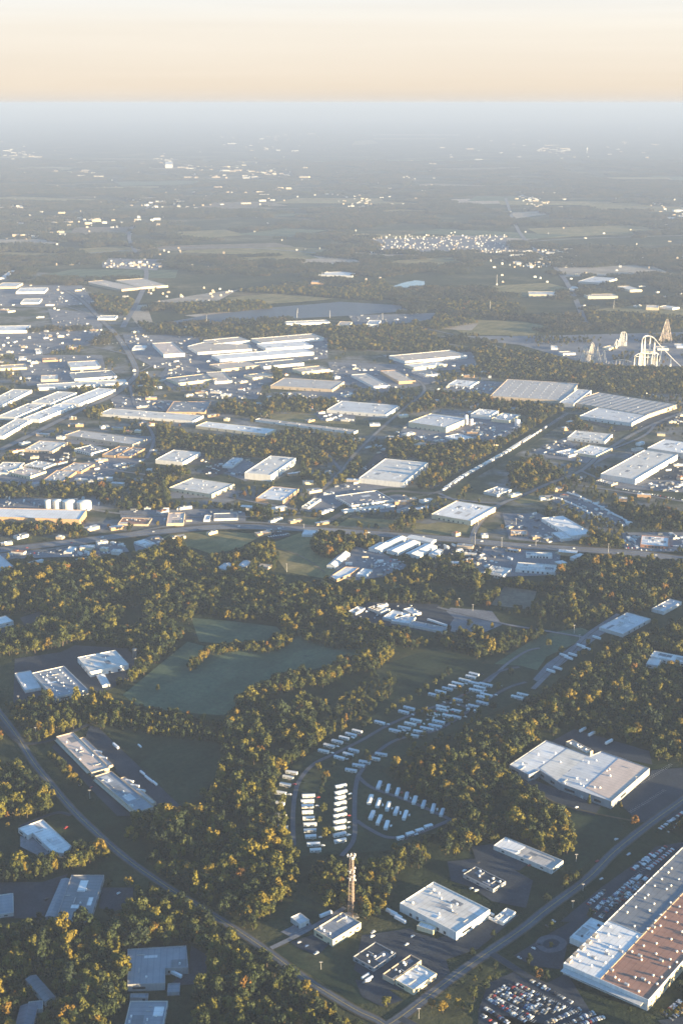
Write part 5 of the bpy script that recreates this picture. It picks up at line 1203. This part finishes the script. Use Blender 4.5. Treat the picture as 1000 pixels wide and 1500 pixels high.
WOODS = [  # where, polygon, spacing, size range
 ('in the big wood left of centre', '0,840 40,824 95,826 150,817 200,814 232,800 250,789 270,801 300,819 309,832 299,862 286,895 266,930 242,955 207,985 183,1005 170,1000 195,975 190,955 165,940 120,935 90,943 50,952 0,972 0,930 30,922 68,905 50,892 0,893', 8.5, .75, 1.15),
 ('in the belt above the strip building', '8,1028 30,1032 60,1022 110,1014 140,1005 150,1020 185,1032 240,1040 300,1055 345,1058 340,1086 290,1080 240,1074 180,1064 150,1062 130,1058 85,1076 45,1085 28,1066', 8, .7, 1.1),
 ('in the belt between the two pastures', '335,1052 350,1022 380,1003 400,994 440,984 470,986 498,966 530,962 560,952 568,936 578,945 572,966 545,978 505,985 478,1002 440,1004 405,1012 375,1030 358,1052', 7.5, .75, 1.2),
 ('in the large wood left of the mobile homes', '325,1090 345,1052 400,1032 450,1022 480,1030 455,1055 478,1075 450,1098 420,1118 402,1150 402,1180 420,1215 428,1250 434,1290 424,1312 400,1332 362,1362 330,1342 290,1322 260,1297 225,1267 202,1238 182,1217 225,1192 265,1184 292,1182 312,1160 322,1120', 8.5, .75, 1.25),
 ('in the wood around the lattice tower', '455,1272 480,1262 540,1268 580,1252 622,1240 626,1256 590,1268 575,1292 565,1322 548,1340 505,1336 480,1322 455,1302', 8, .8, 1.25),
 ('in the wood between the mobile homes and the huge pale plant', '565,1132 600,1110 640,1095 700,1066 760,1040 830,1045 840,1060 800,1076 762,1100 742,1118 770,1150 800,1180 836,1205 840,1235 820,1252 790,1238 740,1217 700,1242 642,1247 642,1207 655,1190 620,1170 580,1152', 8, .75, 1.15),
 ('in the big wood along the right edge', '800,1012 830,990 862,970 902,944 945,930 1000,880 1000,1112 962,1108 942,1086 900,1076 850,1066 840,1046 800,1042 768,1030 780,1018', 8.5, .75, 1.2),
 ('in the wood below the highway at right', '590,838 640,816 700,826 720,850 760,849 810,846 832,826 862,818 920,818 1000,826 1000,882 985,872 960,881 930,896 900,891 860,906 820,916 790,906 780,891 800,881 830,871 800,862 740,856 715,886 692,882 692,860 650,850 610,846', 8.5, .7, 1.15),
 ('in the wooded belt above the pastures', '300,850 330,836 372,840 400,852 440,856 480,862 520,856 560,861 600,866 640,872 646,886 600,882 560,878 512,886 506,900 560,922 640,932 700,926 740,932 790,916 800,926 740,950 700,960 640,942 600,946 560,936 500,917 440,906 432,920 400,906 332,902 300,896 292,880', 8.5, .7, 1.15),
 ('in the hedgerow between the upper and lower pasture', '405,930 425,915 434,922 425,940 395,952 350,950 310,955 280,980 272,972 310,945 350,940 385,942', 7, .5, .9),
 ('in the dark hedge above the belt', '430,922 470,925 540,938 565,935 560,946 500,948 440,934', 7.5, .6, .95),
 ('in the dark wood of the lower-left corner', '0,1388 60,1352 140,1358 168,1342 200,1312 262,1302 300,1342 342,1366 386,1402 440,1442 500,1492 512,1500 292,1500 282,1422 272,1382 190,1386 180,1440 184,1466 92,1500 0,1500', 8.5, .75, 1.25),
 ('in the copse at the left edge above the winding road', '0,1092 20,1112 50,1142 80,1167 76,1187 40,1192 0,1197', 8.5, .8, 1.2),
 ('in the tree row at the left edge', '0,1256 60,1262 100,1242 150,1236 160,1252 120,1262 60,1282 0,1296', 8, .8, 1.2),
 ('in the shrubby row beside the strip building', '62,1095 75,1098 125,1146 115,1150', 7, .45, .75),
 ('beside the winding road below the strip building', '195,1190 225,1190 226,1204 200,1212', 7, .8, 1.2),
 ('in the copse below the highway near the centre', '455,790 482,780 530,780 570,776 560,790 540,800 520,816 470,812 455,804', 8.5, .8, 1.2),
 ('in the sunlit hedge under the loop road', '574,1242 600,1232 630,1216 638,1222 605,1242 580,1250', 5.5, .5, .7),
 ('in the hedge strip beside the lower-right road', '822,1290 848,1268 853,1274 828,1296', 5, .4, .6),
 ('in the hedge strips of the plant car park', '945,1200 974,1178 978,1183 950,1206', 5, .4, .6), ('in the hedge strips of the right-edge car park', '960,1214 1000,1186 1003,1190 966,1216', 5, .4, .6), ('in the hedge strips of the upper plant car park', '982,1168 1000,1155 1000,1163 988,1174', 5, .4, .6),
 ('along the sunlit edge of the huge pale plant', '902,1172 955,1128 958,1133 908,1178', 4.5, .3, .5), ('along the yellow wall of the giant warehouse', '962,1474 1000,1440 1000,1450 968,1480', 5, .3, .5),
 ('in the hedge behind the small bright white roof', '596,1462 636,1432 642,1428 645,1436 606,1468', 5, .4, .6),
 ('around the offices at the bottom centre', '548,1376 600,1388 625,1392 640,1402 630,1408 600,1396 560,1388', 14, .45, .7),
 ('in the verge wood of the bottom road', '440,1440 470,1440 510,1475 530,1490 520,1500 480,1480', 9, .5, .9),
 ('around the big bottom-centre warehouse', '640,1378 680,1372 720,1350 740,1360 700,1385 660,1395', 14, .45, .8),
 ('along the road below the strip building', '226,1244 250,1262 320,1318 322,1326 250,1284 214,1248', 9, .5, .9),
 ('beside the lower-left road', '260,1308 330,1352 325,1360 280,1330 250,1318', 8, .6, 1.0),
 ('among the mobile homes', '430,1122 470,1092 482,1118 478,1160 470,1190 476,1230 470,1250 462,1170 466,1130', 10, .6, .95), ('among the upper mobile homes', '530,1090 600,1062 640,1045 690,1010 740,985 760,990 700,1025 640,1055 570,1092', 8.5, .5, .9), ('above the mobile homes', '530,1060 580,1035 640,1005 680,985 690,990 630,1018 560,1055', 9, .6, .95),
 ('left of the curved lane', '400,1150 425,1150 420,1220 428,1250 412,1225', 12, .6, .95), ('around the houses left of the hay field', '308,816 345,806 398,792 408,806 402,832 380,846 320,846', 8.5, .6, 1.0), ('in the dark scrub below the belt', '470,1050 500,1020 545,985 580,985 575,1010 530,1050 500,1075 480,1075', 11, .5, .85),
]
MID = [
 '0,712 60,702 150,712 180,716 160,736 120,730 60,726 0,731', '170,742 200,702 230,686 270,682 280,692 242,712 252,736 350,740 440,746 430,756 300,752 200,752', '230,622 290,637 400,642 420,627 500,642 530,642 515,670 450,682 440,672 360,666 300,672 260,652 230,662',
 '310,602 330,587 390,587 420,572 500,577 500,592 460,602 400,602 390,610', '560,642 600,642 640,652 700,642 740,642 770,617 800,592 830,597 800,622 770,647 720,672 680,692 640,714 620,722 610,707 635,682 620,667 570,667', '560,582 640,572 740,582 800,592 790,607 720,602 660,592 610,602 570,602',
 '740,682 790,667 820,692 850,702 830,716 790,726 750,712', '650,514 720,508 800,520 850,532 900,537 1000,542 1000,582 900,572 820,562 740,552 680,547', '565,777 600,747 630,737 640,747 600,767 580,780', '830,747 850,762 900,787 925,807 900,810 860,797 850,802 845,787', '905,737 1000,772 1000,792 960,772 900,748',
 '380,498 420,560 405,566 385,530', '470,490 560,488 650,500 690,522 660,515 570,512 480,510', '0,770 60,760 120,768 110,776 40,782 0,780', '100,775 130,770 140,780 110,788', '170,775 195,772 198,786 172,790', '0,565 60,572 180,564 180,575 60,570 0,578', '60,660 100,655 110,668 70,670', '120,600 170,592 175,604 130,612', '465,710 500,690 520,668 530,672 505,708 480,716',
 '800,740 830,760 820,770 800,752', '850,790 880,790 920,808 870,812', '960,780 1000,790 1000,812 985,806', '665,808 700,800 712,815 690,828 660,822', '440,680 470,700 455,708 440,700', '830,600 880,640 860,650 830,620',
 '250,445 380,440 400,450 330,456 260,458', '350,426 420,418 520,424 560,440 500,436 430,430', '200,470 260,480 400,476 520,478 600,474 640,490 560,500 470,486 300,492 215,486', '620,455 700,470 640,482 600,474', '500,420 560,410 580,425 560,436 520,430', '640,440 760,445 740,462 660,456', '850,455 1000,470 960,482 860,472', '130,430 200,440 190,462 130,452', '0,495 60,488 120,490 130,500 60,508 0,506', '200,540 230,560 220,590 200,575',
]
def fill(poly_px, s, lo, hi, ext=True, z=7.0, respect=True):
    s *= .94
    pp = [P(x, y, z) for x, y in (pts_of(poly_px, ext))]; poly = [(p.x, p.y) for p in pp]
    xs_ = [p[0] for p in poly]; ys_ = [p[1] for p in poly]; out = []
    X, Y = np.meshgrid(np.arange(min(xs_), max(xs_), s), np.arange(min(ys_), max(ys_), s*.9))
    s = s
    X[1::2] += s/2; X = X+RS.uniform(-.42, .42, X.shape)*s; Y = Y+RS.uniform(-.42, .42, Y.shape)*s
    M_ = inpoly(X, Y, poly)
    for x, y in zip(X[M_], Y[M_]):
        px, py = proj(x, y, 0)
        if respect and excluded(px, py): continue
        out.append((float(x), float(y), float(np.clip(RS.normal((lo+hi)/2*.97, (hi-lo)/1.9), lo*.6, hi*1.45)), float(RS.uniform(0, 6.28)), int(RS.choice(7, p=[.17, .17, .17, .12, .17, .14, .06]))))
    return out
def value_noise(seed):
    g = np.random.RandomState(seed).rand(64, 64)
    def f(x, y):
        xi, yi = math.floor(x), math.floor(y); u, v = x-xi, y-yi; u = u*u*(3-2*u); v = v*v*(3-2*v); a = g[yi % 64, xi % 64]; b = g[yi % 64, (xi+1) % 64]; c = g[(yi+1) % 64, xi % 64]; d = g[(yi+1) % 64, (xi+1) % 64]
        return a+(b-a)*u+(c-a)*v+(a-b-c+d)*u*v
    return f
vn, vn2 = value_noise(4), value_noise(9)
def fbm(x, y): return vn(x, y)*.55+vn2(x*2.1+7, y*2.1)*.3+vn(x*4.3, y*4.3+3)*.15
near = []
for w, poly, s, lo, hi in WOODS:
    for t_ in fill(poly, s, lo, hi):
        fb = fbm(t_[0]/38, t_[1]/38)
        if len(poly) > 200 and fb < .33: continue
        t_ = t_[:2]+(t_[2]*(.72+.56*fb)*(1.4 if RS.rand() < .08 else 1),)+t_[3:]
        if 'belt above the strip' in w and RS.rand() < .4: t_ = t_[:4]+(6,)
        near.append((w,)+t_)
WMASK = np.zeros((MH, MW), bool)
for w in WOODS: mark(pts_of(w[1], True), arr=WMASK)
for f in FIELDS: mark(pts_of(f[1], True), arr=WMASK)
# single trees and loose scrub around the woods, lots and fields of the near half
loose = []
y = 880.0
while y < 2600:
    x = -y*.42-60
    while x < y*.42+60:
        xx, yy = x+RS.uniform(-9, 9), y+RS.uniform(-9, 9); px, py = proj(xx, yy, 0)
        out = px < -12 or px > 1012 or py > 1512
        if not excluded(px, py) and not FLD[int(py-MY0), int(px-MX0)] and not (0 <= py-MY0 < MH and 0 <= px-MX0 < MW and WMASK[int(py-MY0), int(px-MX0)]):
            f = fbm(xx/120, yy/120)
            if f > (.46 if out else .60) or RS.rand() < .03: loose.append((float(xx), float(yy), float(RS.uniform(.4, .95)), float(RS.uniform(0, 6.28)), int(RS.randint(0, 6))))
        x += 13 if True else 0
    y += 13
for t_ in loose: near.append(('on rough ground between the lots and woods',)+t_)
LONE = [(232, 1014, .75, 'lone round tree standing in the large pasture'), (686, 918, .95, 'round autumn tree alone in the middle of the pale empty lot'), (152, 1062, 1.35, 'big bright golden tree at the top of the strip building lot'), (207, 1206, 1.3, 'large golden tree at the lower end of the strip building'), (596, 865 - 25, .9, 'tall tree beside the tilled strip below the white sheds'), (613, 1272, 1.05, 'bright golden tree standing right of the tower wood'), (362, 1345, 1.2, 'glowing yellow tree at the road edge below the big wood'), (372, 1120, 1.3, 'largest golden tree at the top of the wood left of the mobile homes'), (495, 1048, .7, 'small golden tree alone in the dark meadow, left of a pair'), (484, 1050, .55, 'smallest golden tree of the pair in the dark meadow'),
        (748, 990, .95, 'round tree beside the bend at the far tip of the mobile home park'), (803, 948, 1.0, 'dark tree clump standing in the green field at right'), (806, 1388, .45, 'small tree inside the oval drive'), (789, 1434, .8, 'sunlit shrub on the grass triangle beside the crowded car park'), (865, 1345, .8, 'autumn tree at the corner of the white annex'), (928, 1210, 1.0, 'tall shrub tree at the corner of the plant car park'), (862, 1178, .95, 'dark conifer at the lower edge of the huge pale plant', 6), (660, 1122, .9, 'golden tree left of the mobile home lane', 2), (657, 990, 1.0, 'golden tree in the upper mobile home park, left of the far pair of homes'), (729, 1012, 1.0, 'orange-brown tree by the four-home stack of the mobile home park'), (648, 997, .9, 'golden tree at the upper left edge of the mobile home park'), (475, 1228, 1.0, 'orange pair tree among the mobile home rows'), (485, 1225, .95, 'orange tree right of its twin among the mobile home rows')]
def single_tree(x, y, s, rz, k, label, grp=None):
    root = tag(empty('tree', (x, y, 0), rz), label, 'tree', grp); root.scale = (s, s, s)
    link('trunk', TREES[k][0], root); link('crown', TREES[k][1], root); return root
for e in LONE:
    g = P(e[0], e[1]); k = e[4] if len(e) > 4 else RS.randint(0, 6); single_tree(g.x, g.y, e[2], 1.0, k, e[3])
def rank(t_):
    px, py = proj(t_[1], t_[2], 6)
    if not (4 < px < 996 and 100 < py < 1492): return 0
    return t_[3]/math.hypot(t_[1], t_[2], CAMH)
for px, py, k_ in ((672, 1015, .9), (682, 1019, .85), (640, 1029, .95), (656, 1029, .8), (622, 1047, .9), (631, 1051, .85), (682, 1031, .9), (648, 1023, .7), (612, 1050, .8), (664, 1034, .75), (690, 1047, .7), (676, 1052, .8), (660, 1062, .8), (598, 1086, .9), (586, 1083, .8), (620, 1084, .9), (712, 1030, .9), (722, 1040, .9), (700, 1048, .9), (606, 1098, .8), (636, 1004, .8), (624, 1012, .9), (612, 1020, .9), (600, 1028, .8), (588, 1034, .9), (576, 1042, .9), (566, 1048, .8), (540, 1062, .85), (532, 1068, .8)):
    g = P(px, py); near.append(('among the upper mobile homes', g.x, g.y, k_, 1.3*px, int(px) % 6))
for px, py, k_ in ((466, 1128, .8), (472, 1140, .9), (474, 1152, .95), (470, 1164, .8), (473, 1190, .9), (478, 1140, .8), (413, 1178, 1.0), (410, 1190, .9), (414, 1216, 1.0), (417, 1229, .9), (467, 1205, .6), (512, 1118, .8), (488, 1125, .7), (540, 1118, .8), (536, 1108, .7)):
    g = P(px, py); near.append(('among the mobile homes', g.x, g.y, k_, 2.1*px, int(px) % 6))
near.sort(key=rank, reverse=True)
NI = 275
for t_ in near[:NI]: single_tree(*t_[1:6], 'gold-green tree '+t_[0], 'trees '+t_[0])
rest = [(t_[1], t_[2], 0.0, t_[3], t_[4], t_[5]) for t_ in near[NI:]]
mid = []
for poly in MID: mid += [(a, b, 0.0, c*1.0, d, e) for a, b, c, d, e in fill(poly, 10.5, .65, 1.15)]
scatter('woodland', rest, PROTO_C, 'olive and gold woods, hedges and loose trees of the nearer land')
scatter('middle_woods', mid, PROTO_C, 'hazy tree belts between the middle-distance warehouses')
midset = np.zeros((MH, MW), bool)
for poly in MID: mark(pts_of(poly, True), arr=midset)
far = []
def infield(px, py): return 0 <= int(py-MY0) < MH and 0 <= int(px-MX0) < MW and (midset[int(py-MY0), int(px-MX0)] or FLD[int(py-MY0), int(px-MX0)] or EXC[int(py-MY0), int(px-MX0)])
loose2 = []
y = 2400.0
while y < 4800:                              # loose trees of the middle distance
    x = -y*.32
    while x < y*.32:
        xx, yy = x+RS.uniform(-12, 12), y+RS.uniform(-12, 12); px, py = proj(xx, yy, 0)
        if py < 800 and not infield(px, py) and (fbm(xx/160, yy/160) > .58 or RS.rand() < .05): loose2.append((float(xx), float(yy), 0.0, float(RS.uniform(.45, 1.0)), float(RS.uniform(0, 6.28)), int(RS.randint(0, 6))))
        x += 16
    y += 16
scatter('loose_trees', loose2, PROTO_C, 'loose hazy trees and hedges among the middle-distance lots')
y = 4600.0
while y < 20000:
    st = 55 if y < 7500 else 78
    x = -y*.32
    while x < y*.32:
        xx, yy = x+RS.uniform(-22, 22), y+RS.uniform(-22, 22); px, py = proj(xx, yy, 0)
        if not infield(px, py):
            f = fbm(xx/420, yy/420)
            if f > .48: far.append((float(xx), float(yy), 0.0, float(RS.uniform(.8, 1.15)*(1.0 if y < 7500 else 1.35)), float(RS.uniform(0, 6.28)), int(RS.randint(0, 4))))
        x += st
    y += st
scatter('distant_woods', far, FAR_C, 'distant hazy woods reaching toward the horizon')
print('TREES near', len(near), 'mid', len(mid), 'loose2', len(loose2), 'far', len(far))
# ------------------------------------------------------------------ air, sky, sun
SUN_EL, SUN_AZ = R(5.7), R(118)              # azimuth measured clockwise from the view direction (+Y)
hz = MB(); hz.box(-69000, 69000, -2900, 59000, -1.0, 812.0); hm = bpy.data.materials.new('haze'); hm.use_nodes = True; t = hm.node_tree
t.nodes.clear(); out = t.nodes.new('ShaderNodeOutputMaterial'); pv = t.nodes.new('ShaderNodeVolumePrincipled')
pv.inputs['Color'].default_value = HAZEC; pv.inputs['Density'].default_value = HAZE; pv.inputs['Anisotropy'].default_value = 0.0
t.links.new(pv.outputs[0], out.inputs['Volume'])
ho = hz.build('haze', hm); ho['kind'] = 'stuff'; ho['label'] = 'pale blue haze over the whole plain'; ho['category'] = 'haze'
w = bpy.data.worlds.new('World'); SC.world = w; w.use_nodes = True; t = w.node_tree; bg = t.nodes['Background']
sky = N(t, 'ShaderNodeTexSky', sky_type='NISHITA', sun_disc=False, sun_elevation=SUN_EL, sun_rotation=SUN_AZ, altitude=800, air_density=1.0, dust_density=1.0, ozone_density=2.0)
sep = N(t, 'ShaderNodeSeparateXYZ'); tc = N(t, 'ShaderNodeTexCoord'); t.links.new(tc.outputs['Generated'], sep.inputs[0])
band = ramp(t, sep.outputs['Z'], [(0.0, GLOW0), (0.010, GLOW1), (0.052, GLOW2), (0.09, GLOW3)])
fade = ramp(t, sep.outputs['Z'], [(0.075, (1, 1, 1)), (0.15, (0, 0, 0))])
skn = N(t, 'ShaderNodeMapping'); skn.inputs['Scale'].default_value = (1.6, 1.6, 55); t.links.new(tc.outputs['Generated'], skn.inputs[0])
veil = ramp(t, noise(t, skn.outputs[0], 1.3, 5, .55), [(.3, (.965, .96, .955)), (.7, (1.03, 1.035, 1.04))])
band = type('B', (), {'outputs': [mixc(t, 1.0, band.outputs[0], veil.outputs[0], 'MULTIPLY')]})
t.links.new(mixc(t, fade.outputs[0], mixc(t, 1.0, sky.outputs[0], (.66, .98, 1.22), 'MULTIPLY'), band.outputs[0]), bg.inputs['Color']); bg.inputs['Strength'].default_value = SKYS
ld = bpy.data.lights.new('sun', 'SUN'); ld.energy = SUNS; ld.angle = R(0.5); ld.color = (1.0, .77, .43); lo = bpy.data.objects.new('sun', ld); COL.objects.link(lo)
sd = Vector((math.sin(SUN_AZ)*math.cos(SUN_EL), math.cos(SUN_AZ)*math.cos(SUN_EL), math.sin(SUN_EL)))
lo.rotation_euler = sd.to_track_quat('Z', 'Y').to_euler()
SC.view_settings.view_transform = 'Standard'; SC.view_settings.look = 'None'; SC.view_settings.gamma = 1; SC.view_settings.exposure = EXPO
cy = SC.cycles; cy.max_bounces = 4; cy.diffuse_bounces = 2; cy.glossy_bounces = 2; cy.transparent_max_bounces = 4; cy.volume_bounces = 1
cy.use_denoising = True; cy.denoiser = 'OPENIMAGEDENOISE'; cy.sample_clamp_indirect = 8; cy.filter_width = 1.6
